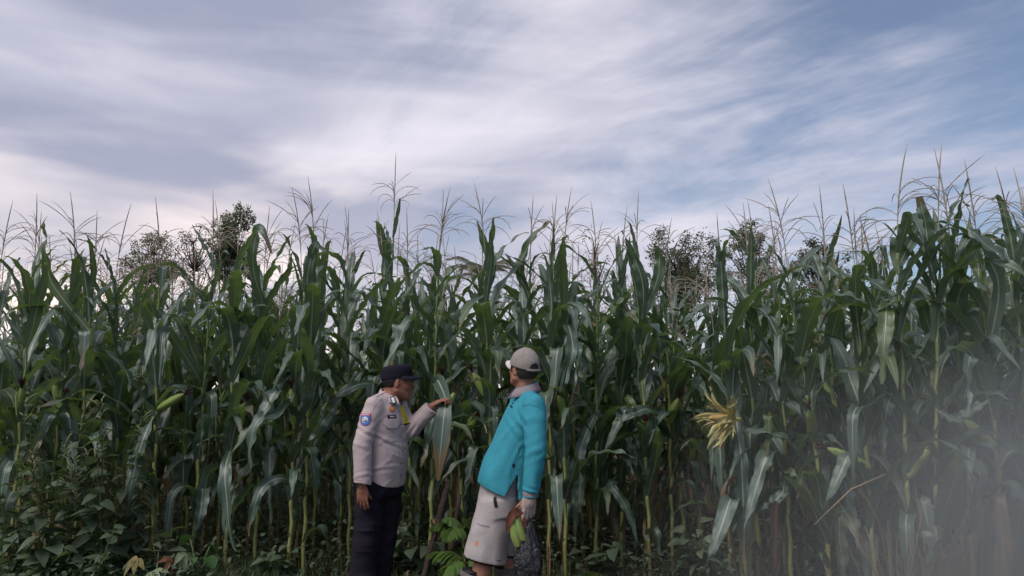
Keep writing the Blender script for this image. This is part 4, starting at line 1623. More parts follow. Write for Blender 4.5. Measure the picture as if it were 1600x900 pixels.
    kf.part('emblem', cap_, M_YELLOW, em, hx, (0, 0, 1), 0.030, 0.034, 0.004, disc, 6, 8)
    return root


PERSON_A = person_uniform()
# ================================================================== person in turquoise
def person_turquoise():
    base = Vector((-0.02, 5.00, 0))
    root = empty('person', base)
    tag(root, 'person in turquoise long sleeved shirt, pale knee-length shorts and worn cap, holding a plastic bag', 'person', 'people')
    a0 = math.pi + R(16)                               # torso faces left, slightly towards the camera
    f = v3(math.cos(a0), math.sin(a0), 0)
    lf = v3(-math.sin(a0), math.cos(a0), 0)            # the person's left (towards the camera)
    shc = v3(0.120, 0, 1.40)
    shL = shc + lf * 0.185 + v3(-0.01, 0, -0.01)
    shR = shc - lf * 0.180
    elL, wrL = v3(0.168, -0.262, 1.115), v3(0.130, -0.276, 0.852)
    elR, wrR = v3(0.05, 0.22, 1.12), v3(-0.10, 0.20, 0.92)
    hipL, hipR = v3(-0.06, -0.085, 0.84), v3(-0.05, 0.09, 0.84)
    knL, knR = v3(-0.160, -0.09, 0.47), v3(-0.055, 0.09, 0.45)
    anL, anR = v3(-0.255, -0.08, 0.10), v3(-0.015, 0.10, 0.10)
    hc = v3(0.096, -0.015, 1.622)
    b = R(52)
    hf = unit(v3(-math.cos(b), math.sin(b), 0.20))
    HS = 1.0
    # --- body
    B = Field(axis(-0.44, 0.30, 0.007, [(-0.04, 0.24, 0.004)]), axis(-0.33, 0.32, 0.007, [(-0.14, 0.12, 0.004)]),
              axis(-0.01, 1.80, 0.011, [(0.28, 0.50, 0.006), (1.44, 1.76, 0.004)]))
    B.loft([(0.82, -0.055, 0, 0.135, 0.095), (0.95, -0.03, 0, 0.145, 0.105), (1.10, 0.01, 0, 0.155, 0.11), (1.30, 0.085, 0, 0.165, 0.095), (1.42, 0.115, 0, 0.13, 0.07), (1.47, 0.115, 0, 0.06, 0.055)], a0)
    B.cone((0.118, 0, 1.42), (0.100, -0.005, 1.57), 0.062, 0.060, 0.03)
    for (s, e, w_) in ((shL, elL, wrL), (shR, elR, wrR)):
        B.chain([s, e, w_], [0.052, 0.042, 0.027], 0.02)
    hand(B, wrR, unit(v3(-0.5, -0.1, -0.8)), v3(0.2, -0.9, 0), 1, (0.4, 0.45, 0.5, 0.5), 0.05)
    for (h_, k_, n_) in ((hipL, knL, anL), (hipR, knR, anR)):
        B.chain([h_, k_, k_ * 0.7 + n_ * 0.3 + v3(0.02, 0, 0), n_], [0.070, 0.056, 0.056, 0.042], 0.03)
        B.cone(n_ + v3(0.03, 0, -0.05), n_ + f * 0.14 - v3(0, 0, 0.06), 0.035, 0.030, 0.02)
    hand(B, wrL, unit(v3(-0.05, 0.0, -1)), v3(-0.5, 0.85, 0), -1, (0.5, 0.6, 0.7, 0.75), 0.05)
    ax_ = head(B, hc, hf, (0, 0, 1), HS)
    obj('body', B.mesh('person_body', [M_SKIN_B]), root)
    at = lambda p, q, r: hc + (ax_[0] * p + ax_[1] * q + ax_[2] * r) * HS
    # --- hair (short, greying at the nape)
    H_ = Field(axis(-0.04, 0.24, 0.005), axis(-0.14, 0.14, 0.005), axis(1.50, 1.78, 0.005))
    H_.ell(at(-0.014, 0, 0.020), (0.1005, 0.0805, 0.097), ax_, 0.0)

    def hair_cut(X, Y, Z):
        u = (X - hc[0]) * ax_[0][0] + (Y - hc[1]) * ax_[0][1] + (Z - hc[2]) * ax_[0][2]
        w = (X - hc[0]) * ax_[2][0] + (Y - hc[1]) * ax_[2][1] + (Z - hc[2]) * ax_[2][2]
        front = u - np.where(w < 0.030, -0.024, 0.08) - np.clip(w + 0.02, 0, 0.04) * 0.4
        return np.maximum(front, -(w + 0.045 + 0.25 * (u + 0.07)))
    H_.cut(hair_cut)
    H_.disp(folds(3, 0.0012, 300))
    obj('hair', H_.mesh('person_hair', [M_HAIR_GREY]), root)
    for s in (-1, 1):
        p = [at(0.083, s * 0.016, 0.018), at(0.083, s * 0.032, 0.0225), at(0.070, s * 0.050, 0.019)]
        V, F_ = tube(p, [0.003, 0.0042, 0.0026], 6)
        obj('eyebrow', mesh_np('eyebrow', V, F_, None, True, [M_HAIR_GREY]), root)
    # --- shirt
    S = Field(axis(-0.34, 0.32, 0.0054), axis(-0.39, 0.34, 0.0054), axis(0.76, 1.52, 0.0054))
    S.loft([(0.74, -0.014, 0, 0.212, 0.208), (0.84, -0.012, 0, 0.206, 0.198), (0.93, -0.008, 0, 0.200, 0.190), (1.05, 0.012, 0, 0.194, 0.166), (1.17, 0.048, 0, 0.192, 0.146),
            (1.30, 0.088, 0, 0.196, 0.130), (1.38, 0.108, 0, 0.182, 0.112), (1.44, 0.117, 0, 0.118, 0.088), (1.485, 0.115, 0, 0.074, 0.074)], a0, 0.02)
    S.cone(shL + v3(0, 0.01, -0.012), shL * 0.65 + elL * 0.35, 0.074, 0.074, 0.035)
    S.chain([shL * 0.65 + elL * 0.35, elL, wrL * 0.85 + elL * 0.15, wrL + v3(0, 0, 0.012)], [0.072, 0.064, 0.055, 0.047], 0.004)
    S.cone(shR + v3(0, -0.01, -0.012), shR * 0.65 + elR * 0.35, 0.072, 0.070, 0.035)
    S.chain([shR * 0.65 + elR * 0.35, elR, wrR], [0.070, 0.062, 0.046], 0.004)
    S.chain([v3(0.115, 0, 1.455), shL + v3(0, 0, 0.022)], [0.045, 0.050], 0.03)
    S.chain([v3(0.115, 0, 1.455), shR + v3(0, 0, 0.022)], [0.045, 0.050], 0.03)
    S.disp(folds(48, 0.0026, 18, 5, (1, 1, 0.15)))
    S.disp(folds(49, 0.0008, 60, 5, (1, 1, 0.8)))

    def creases(X, Y, Z):
        arm = (Y < -0.19) & (X > 0.06)
        el = np.exp(-((Z - 1.11) / 0.07) ** 2) * arm * 0.0022 * np.sin((Z - 0.5 * X) * 95)
        cu = np.exp(-((Z - 0.885) / 0.028) ** 2) * arm * 0.003 * np.sin(Z * 150 + X * 40)
        pit = np.exp(-(((X - 0.06) ** 2) / 0.004 + ((Z - 1.27) ** 2) / 0.006)) * 0.004 * np.sin((X * 0.8 + Z * 0.6) * 120)
        drape = np.exp(-((Z - 0.93) / 0.16) ** 2) * 0.0035 * np.sin((X + 0.25 * Z) * 48 + 2 * Y)
        diag = -0.0050 * np.clip(np.sin((X * 0.85 - Z * 0.55) * 46 + 2.2 * np.sin(Z * 7)), 0, 1) ** 4 * np.exp(-((Z - 1.12) / 0.17) ** 2) * np.where(arm, 0.25, 1.0)
        sl = -0.0038 * np.clip(np.sin((X * 0.9 + Z * 0.35) * 40 + 2 * np.sin(Z * 9)), 0, 1) ** 5 * np.where(arm, 0.6, 0.0)
        return el + cu + pit + drape + diag + sl
    S.disp(creases)
    S.disp(ridges(15, 0.0035, 24, 4, (1, 1, 0.4)))

    def hem(X, Y, Z):
        front = X * f[0] + Y * f[1]
        z0 = np.where(X < -0.028, 0.828 + 0.40 * (-0.028 - X), np.where(X < 0.055, 0.828 + (X + 0.028) * 1.6, 0.806))
        arm = (Y < -0.19) & (X > 0.05)
        return np.where(arm, 0.864 - Z, z0 - Z)
    S.cut(hem)
    sme = S.mesh('turquoise_shirt', [M_TURQ], 0)
    shirt = obj('shirt', sme, root)
    shirt['label'] = 'turquoise long sleeved collared shirt with side slits'
    sf = Surf(sme)
    lv, fv = Vector(lf), Vector(f)
    # chest print: three small dark strokes
    cc = Vector((0.0, -0.11, 1.385))
    n_ = (lv * 0.8 + fv * 0.6)
    lg = sf.part('chest_logo', shirt, M_BLACK, cc, n_, Vector((0.5, 0, 1)), 0.034, 0.013, 0.0018, nu=6, nv=3)
    sf.part('chest_logo', shirt, M_BLACK, cc + Vector((0.006, 0, 0.020)), n_, Vector((0.5, 0, 1)), 0.016, 0.010, 0.0018, nu=4, nv=3)
    sf.part('side_label', shirt, M_BLACK, Vector((0.030, -0.20, 1.02)), (0, -1, 0), (0, 0, 1), 0.014, 0.022, 0.004, nu=3, nv=3)
    sf.seam('seam', shirt, M_TURQSEAM, [(0.085, 1.392), (0.130, 1.400), (0.185, 1.388), (0.212, 1.370)])
    sf.seam('seam', shirt, M_TURQSEAM, [(0.062, 1.430), (0.058, 1.395), (0.070, 1.340), (0.078, 1.280)])
    sf.seam('seam', shirt, M_TURQSEAM, [(-0.205, 0.925), (-0.130, 0.893), (-0.035, 0.852)])
    sf.seam('seam', shirt, M_TURQSEAM, [(0.020, 1.000), (0.012, 0.930), (-0.010, 0.870)])
    # cuff: ribbed grey band
    c0, c1 = Vector(wrL) + Vector((0, 0, 0.018)), Vector(wrL) + Vector((-0.002, 0, -0.020))
    V, F_ = tube([c0, c0.lerp(c1, 0.2), c0.lerp(c1, 0.55), c0.lerp(c1, 0.85), c1], [0.043, 0.0445, 0.0435, 0.0425, 0.039], 20)
    cf = obj('cuff', mesh_np('cuff', V, F_, None, True, [M_GREYCUFF]), shirt)
    V, F_ = tube([c0.lerp(c1, 0.62), c0.lerp(c1, 0.70), c0.lerp(c1, 0.80), c0.lerp(c1, 0.88)], [0.042, 0.0446, 0.0442, 0.041], 20)
    obj('cuff_stripe', mesh_np('cuff_stripe', V, F_, None, True, [M_TURQ]), cf)
    # collar: grey-lined, standing up at the back
    V, F_ = [], []
    nu, nc = 40, Vector((0.114, -0.002, 1.487))
    prof = [(0.071, 0.036), (0.073, 0.043), (0.079, 0.040), (0.092, 0.004), (0.099, -0.014), (0.095, -0.017), (0.080, 0.016), (0.071, 0.000)]
    for i in range(nu + 1):
        q = -1 + 2 * i / nu
        ang = a0 + math.pi + q * R(165)
        fwd = max(0.0, abs(q) - 0.6) / 0.4
        for (rad, dz) in prof:
            tipw = 1 + 0.25 * fwd * (dz < 0.01)
            V.append(nc + Vector((math.cos(ang) * rad * tipw, math.sin(ang) * rad * tipw, dz * (1 + 0.7 * fwd * (dz < 0)) - 0.045 * (0.5 - 0.5 * math.cos(q * math.pi)) + 0.022)))
    m_ = len(prof)
    for i in range(nu):
        for k in range(m_):
            F_.append((i * m_ + k, i * m_ + (k + 1) % m_, (i + 1) * m_ + (k + 1) % m_, (i + 1) * m_ + k))
    F_.append(tuple(range(m_)))
    F_.append(tuple(range(nu * m_, nu * m_ + m_))[::-1])
    me = mesh_np('collar', V, F_, None, True, [M_GREYCUFF, M_TURQ])
    mi = [1 if (k % m_) in (0, 1, 4, 5) else 0 for i in range(nu) for k in range(m_)] + [0, 0]
    me.polygons.foreach_set('material_index', np.array(mi, dtype=np.int32))
    obj('collar', me, shirt)
    # --- shorts
    T = Field(axis(-0.36, 0.16, 0.0068), axis(-0.30, 0.30, 0.0068), axis(0.34, 0.98, 0.0068))
    T.loft([(0.70, -0.085, 0, 0.185, 0.128), (0.80, -0.068, 0, 0.178, 0.124), (0.90, -0.05, 0, 0.170, 0.122), (0.97, -0.035, 0, 0.165, 0.12)], a0, 0.03)
    T.loft([(0.36, -0.152, -0.095, 0.108, 0.140), (0.45, -0.148, -0.095, 0.106, 0.136), (0.60, -0.112, -0.092, 0.102, 0.130), (0.80, -0.070, -0.088, 0.096, 0.118)], a0, 0.03)
    T.loft([(0.36, -0.075, 0.095, 0.108, 0.120), (0.45, -0.072, 0.095, 0.106, 0.120), (0.60, -0.070, 0.092, 0.102, 0.120), (0.80, -0.060, 0.088, 0.096, 0.118)], a0, 0.03)
    T.disp(folds(61, 0.0045, 20, 5, (1, 1, 0.25)))
    T.disp(folds(62, 0.002, 64, 5, (1, 1, 0.5)))
    T.disp(ridges(17, 0.005, 22, 4, (1, 1, 0.2)))
    T.cut(lambda X, Y, Z: (0.420 - 0.235 * (X + 0.12) + 0.03 * (Y > 0.0)) - Z)
    tme = T.mesh('shorts', [M_SHORTS], 1)
    sh = obj('shorts', tme, root)
    ts = Surf(tme)
    ts.part('pocket_welt', sh, M_GREYCUFF, Vector((-0.165, -0.2, 0.655)), (-0.3, -1, 0), (0.16, 0, 1), 0.085, 0.006, 0.003, nv=2)
    ts.part('dark_tab', sh, M_BLACK, Vector((-0.085, -0.2, 0.795)), (-0.1, -1, 0), (-0.25, 0, 1), 0.020, 0.062, 0.004)
    ts.part('orange_patch', sh, M_ORANGE_STAIN, Vector((-0.205, -0.2, 0.545)), (-0.3, -1, 0), (0.6, 0, 1), 0.026, 0.034, 0.0008, disc, 6, 8)
    ts.part('dark_stitch', sh, M_BLACK, Vector((-0.065, -0.2, 0.440)), (-0.1, -1, 0), (0.5, 0, 1), 0.028, 0.004, 0.0015, nu=4, nv=1)
    # dark lining that shows under the hem
    L_ = Field(axis(-0.36, 0.16, 0.0075), axis(-0.30, 0.30, 0.0075), axis(0.30, 0.62, 0.0075))
    L_.loft([(0.34, -0.150, -0.095, 0.096, 0.126), (0.48, -0.142, -0.092, 0.088, 0.115)], a0, 0.0)
    L_.loft([(0.34, -0.075, 0.095, 0.096, 0.108), (0.48, -0.072, 0.092, 0.088, 0.104)], a0, 0.0)
    L_.cut(lambda X, Y, Z: (0.405 - 0.235 * (X + 0.12) + 0.03 * (Y > 0.0)) - Z)
    obj('lining', L_.mesh('shorts_lining', [M_BROWNLINE], 1), sh)
    # --- boots with rolled tops
    for (k_, n_, tilt) in ((knL, anL, 0.22), (knR, anR, 0.02)):
        top = k_ * 0.36 + n_ * 0.64 + v3(-0.012 if tilt > 0.1 else 0, 0, 0.115)
        F2 = Field(axis(n_[0] - 0.26, n_[0] + 0.22, 0.0065), axis(n_[1] - 0.14, n_[1] + 0.14, 0.0065), axis(-0.01, 0.42, 0.0065))
        F2.chain([top, top * 0.5 + n_ * 0.5, n_], [0.076, 0.068, 0.056], 0.02)
        F2.cone(n_ + v3(0.02, 0, -0.045), n_ + f * 0.165 - v3(0, 0, 0.055), 0.050, 0.042, 0.03)
        F2.cut(lambda X, Y, Z: 0.002 - Z)
        F2.cut(lambda X, Y, Z, top=top, tilt=tilt: (Z - top[2]) + tilt * (X - top[0]))
        F2.disp(lambda X, Y, Z: 0.0035 * np.sin((Z + 0.15 * X) * 290) * np.clip((Z - 0.22) / 0.05, 0, 1))
        obj('boot', F2.mesh('boot', [M_BOOT], 1), root)
        ax2 = unit(top - n_)
        V, F_ = tube([Vector(top - ax2 * 0.004), Vector(top + ax2 * 0.018)], [0.068, 0.066], 18)
        obj('sock', mesh_np('sock', V, F_, None, True, [M_BLACK]), root)
    # --- glove
    Gv = Field(axis(0.01, 0.26, 0.0036), axis(-0.37, -0.16, 0.0036), axis(0.63, 0.90, 0.0036))
    hand(Gv, wrL + v3(-0.002, 0, -0.004), unit(v3(-0.05, 0.0, -1)), v3(-0.5, 0.85, 0), -1, (0.24, 0.28, 0.33, 0.40), 0.085, 0.0050, 0.5, 1.10, 0.35)
    Gv.cone(wrL + v3(-0.001, 0, 0.010), wrL + v3(-0.004, 0, -0.05), 0.035, 0.034, 0.015)
    Gv.disp(lambda X, Y, Z: 0.0012 * np.sin(Z * 420) * np.sin((X + Y) * 260))
    obj('glove', Gv.mesh('glove', [M_GLOVE], 1), root)
    # --- cap
    K = Field(axis(-0.06, 0.26, 0.005), axis(-0.17, 0.15, 0.005), axis(1.55, 1.80, 0.005))
    kc = at(-0.010, 0, 0.030)
    K.ell(kc, (0.112 * HS, 0.0945 * HS, 0.122 * HS), ax_, 0.0)
    K.disp(folds(71, 0.0022, 55, 5))

    def local(X, Y, Z):
        return [(X - kc[0]) * a[0] + (Y - kc[1]) * a[1] + (Z - kc[2]) * a[2] for a in ax_]

    def capcut(X, Y, Z):
        u, v, w = local(X, Y, Z)
        return -(w + 0.006 - 0.16 * (u + 0.02) * 0 - 0.10 * np.clip(-u, 0, 1) * -1.0)
    K.cut(capcut)

    def opening(X, Y, Z):
        u, v, w = local(X, Y, Z)
        # arched gap at the back above the strap
        o = np.maximum(np.sqrt((v / 0.036) ** 2 + (np.maximum(w + 0.002, -1) / 0.034) ** 2) - 1, 0 * u) * 0.03
        inside = np.where((u < -0.06) & (w > -0.004), 0.03 * (1 - np.sqrt((v / 0.037) ** 2 + ((w - 0.0) / 0.032) ** 2)), -1.0)
        return inside
    K.cut(opening)
    cme = K.mesh('cap_crown', [M_CAP_PALE], 1)
    cap_ = obj('cap', cme, root)
    cap_['label'] = 'worn pale baseball cap with a gap above its rear strap'
    A3 = [Vector(a) for a in ax_]
    KC = Vector(kc)
    V, F_ = [], []
    for lay in (0.003, -0.003):
        for i in range(19):
            q = R(-68 + 136 / 18 * i)
            out = 0.070 * math.cos(q * 1.32) ** 0.7 if abs(q * 1.32) < 1.57 else 0
            for s in (0, 0.5, 1):
                u = (0.109 * math.cos(q) + out * s) * HS
                v = 0.092 * math.sin(q) * HS
                w = 0.004 - 0.010 * s - 0.035 * (math.sin(q)) ** 2 * s ** 0.7 + lay + 0.010 * math.cos(q)
                V.append(KC + A3[0] * u + A3[1] * v + A3[2] * w)
    for i in range(18):
        for s in range(2):
            a = i * 3 + s
            F_.append((a, a + 3, a + 4, a + 1))
            F_.append((a + 57, a + 58, a + 61, a + 60))
        a = i * 3 + 2
        F_.append((a, a + 3, a + 60, a + 57))
    obj('brim', mesh_np('cap_brim', V, F_, None, True, [M_BRIM_PALE]), cap_)
    # strap across the gap
    V, F_ = [], []
    for i in range(13):
        q = math.pi + R(-36 + 6 * i)
        p = KC + A3[0] * (0.115 * math.cos(q) * HS) + A3[1] * (0.098 * math.sin(q) * HS)
        for (o, w) in ((0, -0.016), (0.0035, -0.016), (0.0035, 0.000), (0, 0.000)):
            V.append(p + (A3[0] * math.cos(q) + A3[1] * math.sin(q)) * o + A3[2] * (w - 0.003))
    for i in range(12):
        for k in range(4):
            F_.append((i * 4 + k, i * 4 + (k + 1) % 4, (i + 1) * 4 + (k + 1) % 4, (i + 1) * 4 + k))
    obj('strap', mesh_np('cap_strap', V, F_, None, True, [M_CAP_PALE]), cap_)
    # button on top
    Bt = KC + A3[2] * (0.122 * HS)
    V, F_ = tube([Bt - A3[2] * 0.002, Bt + A3[2] * 0.003, Bt + A3[2] * 0.005], [0.009, 0.008, 0.003], 10)
    obj('cap_button', mesh_np('cap_button', V, F_, None, True, [M_CAP_PALE]), cap_)
    return root, base + Vector(wrL)


M_ORANGE_STAIN = simple_mat('orange_stain', (0.62, 0.26, 0.16), 0.9, 0.2, 60, dark=0.7)
M_BROWNLINE = cloth_mat('dark_brown_lining', (0.045, 0.025, 0.022))
PERSON_B, WRIST_B = person_turquoise()


# ================================================================== plastic bag with two cobs
def plastic_mat():
    m, q = new_mat('dark_plastic_film')
    t = q.n('ShaderNodeTexCoord')
    nz = q.noise(t.outputs['Object'], 30, 5, 0.65, 0.6)
    col = q.mix(nz, (0.010, 0.010, 0.014), (0.035, 0.034, 0.042))
    finish(q, principled(q, col, q.ramp(nz, 0.3, 0.7, 0.12, 0.32), 0.7, nz, 1.0, 0.02))
    return m


def bag():
    hx_, hy_ = -0.02 + 0.116, 5.0 - 0.267
    base = Vector((hx_, hy_, 0.300))
    rng = np.random.default_rng(5)
    V, F_ = [], []
    n, m = 40, 26
    prof_z = np.linspace(0, 0.385, m)
    for j, z in enumerate(prof_z):
        q = z / 0.385
        # belly low down, gathered towards the hand at the top
        r = 0.018 + 0.074 * math.sin(math.pi * min(1, 0.16 + 0.62 * q)) ** 1.2 * (1 - 0.65 * max(0, (q - 0.35) / 0.65) ** 1.1)
        for i in range(n):
            a = 2 * math.pi * i / n
            pleat = 0.10 * math.sin(9 * a + 3 * q) * q + 0.06 * math.sin(5 * a - 7 * q + 1.3) + 0.05 * math.sin(13 * a + 16 * q) + 0.03 * math.sin(23 * a - 30 * q)
            crumple = 0.05 * math.sin(31 * q + 3 * math.sin(2 * a)) * (1 - q)
            rr = r * (1 + pleat + crumple)
            x = rr * math.cos(a) * 1.0 + 0.018 * (0.5 - q)
            y = rr * math.sin(a) * 0.72
            V.append((x, y, z + 0.006 * math.sin(4 * a + 9 * q) + (0.018 * math.sin(3 * a + 1) if j == 0 else 0)))
    for j in range(m - 1):
        for i in range(n):
            F_.append((j * n + i, j * n + (i + 1) % n, (j + 1) * n + (i + 1) % n, (j + 1) * n + i))
    V.append((0.01, 0, -0.004))
    for i in range(n):
        F_.append((len(V) - 1, (i + 1) % n, i))
    V.append((0.0, 0, 0.392))
    for i in range(n):
        F_.append((len(V) - 1, (m - 1) * n + i, (m - 1) * n + (i + 1) % n))
    mp = plastic_mat()
    root = empty('plastic_bag', base)
    tag(root, 'dark crumpled plastic bag hanging from the gloved hand', 'plastic bag')
    obj('sack', mesh_np('plastic_sack', V, F_, None, True, [mp]), root)
    # twisted neck that passes into the fist
    acc = Acc()
    for k in range(4):
        a = k * 1.57
        pts = [(0.012 * math.cos(a + i * 0.7), 0.008 * math.sin(a + i * 0.7), 0.36 + 0.02 * i) for i in range(6)]
        acc.add(tube(pts, [0.010, 0.009, 0.009, 0.010, 0.012, 0.006], 7))
    obj('handle', acc.mesh('plastic_handle', [mp]), root)
    # cobs leaning out of the bag's mouth
    for (dx_, dz_, tl, az, j, lab) in ((-0.052, 0.205, 18, 170, 1, 'green husked maize cob leaning lower out of the plastic bag'),
                                       (-0.018, 0.235, 24, 190, 3, 'green husked maize cob rising higher beside the gloved hand')):
        c = obj('maize_cob', ear_mesh(70 + j, 0.165, 0.025))
        c.location = base + Vector((dx_ - 0.006, -0.030, dz_ + 0.045))
        c.rotation_euler = (0, R(-tl), 0)
        tag(c, lab, 'maize cob', 'cobs in the bag')
    V, F2, UV = leaf_from_points([(0.02, 0, 0.10), (-0.01, -0.01, 0.19), (-0.05, -0.02, 0.22), (-0.085, -0.03, 0.16), (-0.095, -0.03, 0.09)], [0.012, 0.022, 0.026, 0.018, 0.003], 3, 0.4, 0.008)
    o = obj('dry_leaf', mesh_np('dry_leaf', V, F2, UV, True, [M_DRY_RED]))
    o.location = base + Vector((-0.030, -0.022, 0.235))
    tag(o, 'reddish brown dry leaf sticking out of the plastic bag', 'leaf')


M_DRY_RED = simple_mat('dry_red_leaf', (0.17, 0.06, 0.04), 0.85, dark=0.5)

bag()
# ================================================================== foliage materials
def foliage_mat(name, a, b, trans, tfac=0.3, rough=0.5):
    m, q = new_mat(name)
    rnd = q.n('ShaderNodeObjectInfo').outputs['Random']
    t = q.n('ShaderNodeTexCoord')
    nz = q.noise(t.outputs['Object'], 3.0, 4, 0.7)
    n2 = q.noise(t.outputs['Object'], 60.0, 2, 0.5)
    col = q.mix(q.m('ADD', q.m('MULTIPLY', rnd, 0.4), q.m('MULTIPLY', q.ramp(nz, 0.3, 0.7), 0.6)), a, b)
    col = q.mix(q.ramp(n2, 0.5, 0.8, 0, 0.4), col, tuple(min(1, c * 1.6) for c in b))
    bs = principled(q, col, rough, 0.4)
    tr = q.n('ShaderNodeBsdfTranslucent')
    q.put(tr.inputs[0], trans)
    ms = q.n('ShaderNodeMixShader')
    ms.inputs[0].default_value = tfac
    q.nt.links.new(bs, ms.inputs[1])
    q.nt.links.new(tr.outputs[0], ms.inputs[2])
    finish(q, ms.outputs[0])
    return m


M_BARK = simple_mat('bark', (0.10, 0.075, 0.055), 0.9, 0.3, 18, 0.2, 0.6, 0.02)
M_STEM = simple_mat('green_stem', (0.14, 0.17, 0.06), 0.6, 0.3, 25)
M_TREE_A = foliage_mat('tree_leaf_olive', (0.085, 0.085, 0.050), (0.14, 0.135, 0.080), (0.36, 0.35, 0.24), 0.55)
M_TREE_B = foliage_mat('tree_leaf_green', (0.060, 0.075, 0.045), (0.10, 0.12, 0.070), (0.28, 0.31, 0.19), 0.52)
M_WEED = foliage_mat('weed_leaf', (0.068, 0.10, 0.060), (0.13, 0.17, 0.105), (0.16, 0.24, 0.07), 0.25)
M_FERN = foliage_mat('fern_leaf', (0.075, 0.14, 0.03), (0.13, 0.22, 0.05), (0.2, 0.32, 0.04), 0.3)
M_LIME = foliage_mat('young_leaf', (0.22, 0.36, 0.08), (0.36, 0.50, 0.16), (0.34, 0.5, 0.1), 0.3)
M_TARO = foliage_mat('taro_leaf', (0.045, 0.11, 0.035), (0.075, 0.16, 0.05), (0.1, 0.25, 0.04), 0.25)
M_GRASS = foliage_mat('grass_blade', (0.065, 0.10, 0.050), (0.12, 0.155, 0.075), (0.12, 0.18, 0.04))
M_STRAW = simple_mat('straw', (0.30, 0.22, 0.13), 0.85, dark=0.6)
M_WILT_Y = simple_mat('wilted_yellow', (0.23, 0.20, 0.075), 0.75, dark=0.45)
M_WILT_R = simple_mat('wilted_red', (0.24, 0.10, 0.05), 0.8, dark=0.5)
M_WILT_P = simple_mat('wilted_pale', (0.24, 0.30, 0.17), 0.75, dark=0.65)
M_SEED = simple_mat('seed_spike', (0.20, 0.22, 0.10), 0.8, dark=0.6)


# ================================================================== trees behind the field
def tree(loc, H, crown_c, crown_r, n_clusters, leaves_per, leaf, mat, label, seed, gap=0.35, trunk_r=0.09, group='trees behind the maize'):
    """tapered trunk, limbs that reach every leaf cluster, small leaves in clusters with gaps between"""
    rng = np.random.default_rng(seed)
    root = empty('tree', loc)
    tag(root, label, 'tree', group)
    cc, cr = np.array(crown_c, float), np.array(crown_r, float)
    # trunk
    tp = [np.array([0, 0, -0.05])]
    wob = rng.normal(0, 0.10, (7, 2))
    for i in range(1, 8):
        q = i / 7
        tp.append(np.array([cc[0] * q ** 1.5 + wob[i - 1, 0] * q, cc[1] * q ** 1.5 + wob[i - 1, 1] * q, (cc[2] + cr[2] * 0.35) * q]))
    acc = Acc()
    acc.add(tube(tp, [trunk_r * (1 - 0.8 * (i / 7) ** 1.1) for i in range(8)], 8))
    V, F_ = [], []
    k = 0
    centers = []
    tries = 0
    lobes = [(rng.normal(0, 1, 3), rng.uniform(0.6, 1.1)) for _ in range(7)]
    while len(centers) < n_clusters and tries < n_clusters * 30:
        tries += 1
        d = rng.normal(0, 1, 3)
        d /= np.linalg.norm(d)
        r = rng.random() ** 0.45
        lob = 0.62 + 0.38 * max(float(unit(l[0]) @ d) * l[1] for l in lobes)
        p = cc + d * r * cr * lob
        g3 = math.sin(p[0] * 5.1 / cr[0] + seed) + math.sin(p[2] * 4.3 / cr[2] + 1.7 * seed) + math.sin(p[1] * 4.9 / cr[1] + p[0] * 2)
        if g3 < -3 + 6 * gap * 0.75 and rng.random() < 0.85:
            continue
        centers.append(p)
    limbs = []
    for p in centers:
        # leave the trunk below the cluster
        zt = min(max(p[2] - abs(rng.normal(0.35, 0.15)) * cr[2] - 0.2, cc[2] - cr[2] * 1.1), tp[-1][2] * 0.98)
        i = min(range(8), key=lambda j: abs(tp[j][2] - zt))
        a = tp[i]
        mid = a * 0.5 + p * 0.5 + np.array([0, 0, -0.10 * cr[2]]) + rng.normal(0, 0.05, 3) * cr
        pts = [a, a * 0.6 + mid * 0.4, mid, mid * 0.4 + p * 0.6 + rng.normal(0, 0.02, 3), p]
        w = trunk_r * 0.24
        acc.add(tube(pts, [w, w * 0.8, w * 0.55, w * 0.35, w * 0.12], 4, False))
        for j in range(leaves_per):
            o = rng.normal(0, 1, 3)
            o /= np.linalg.norm(o)
            c = p + o * rng.random() ** 0.6 * min(cr) * rng.uniform(0.09, 0.24)
            # a leaf: folded rhomb
            t = unit(o + rng.normal(0, 0.8, 3) + np.array([0, 0, -0.3]))
            s = unit(np.cross(t, rng.normal(0, 1, 3)))
            n = np.cross(t, s)
            L = leaf * rng.uniform(0.6, 1.4)
            W = L * 0.30
            V += [c, c + t * L * 0.45 + s * W + n * W * 0.4, c + t * L, c + t * L * 0.45 - s * W + n * W * 0.4]
            F_ += [(k, k + 1, k + 2), (k, k + 2, k + 3)]
            k += 4
    obj('trunk', acc.mesh('tree_trunk', [M_BARK]), root)
    obj('crown', mesh_np('tree_crown', V, np.array(F_), None, False, [mat]), root)
    return root


def tree_at(xp, y_top, y_bot, Y, wpx, label, seed, **kw):
    t, b = px(xp, y_top, Y), px(xp, y_bot, Y)
    w = wpx / FPX * Y / 2
    hz_ = (t.z - b.z) / 2
    return tree((t.x, Y, 0), t.z, (0, 0, (t.z + b.z) / 2), (w, w * 0.9, hz_), label=label, seed=seed, **kw)


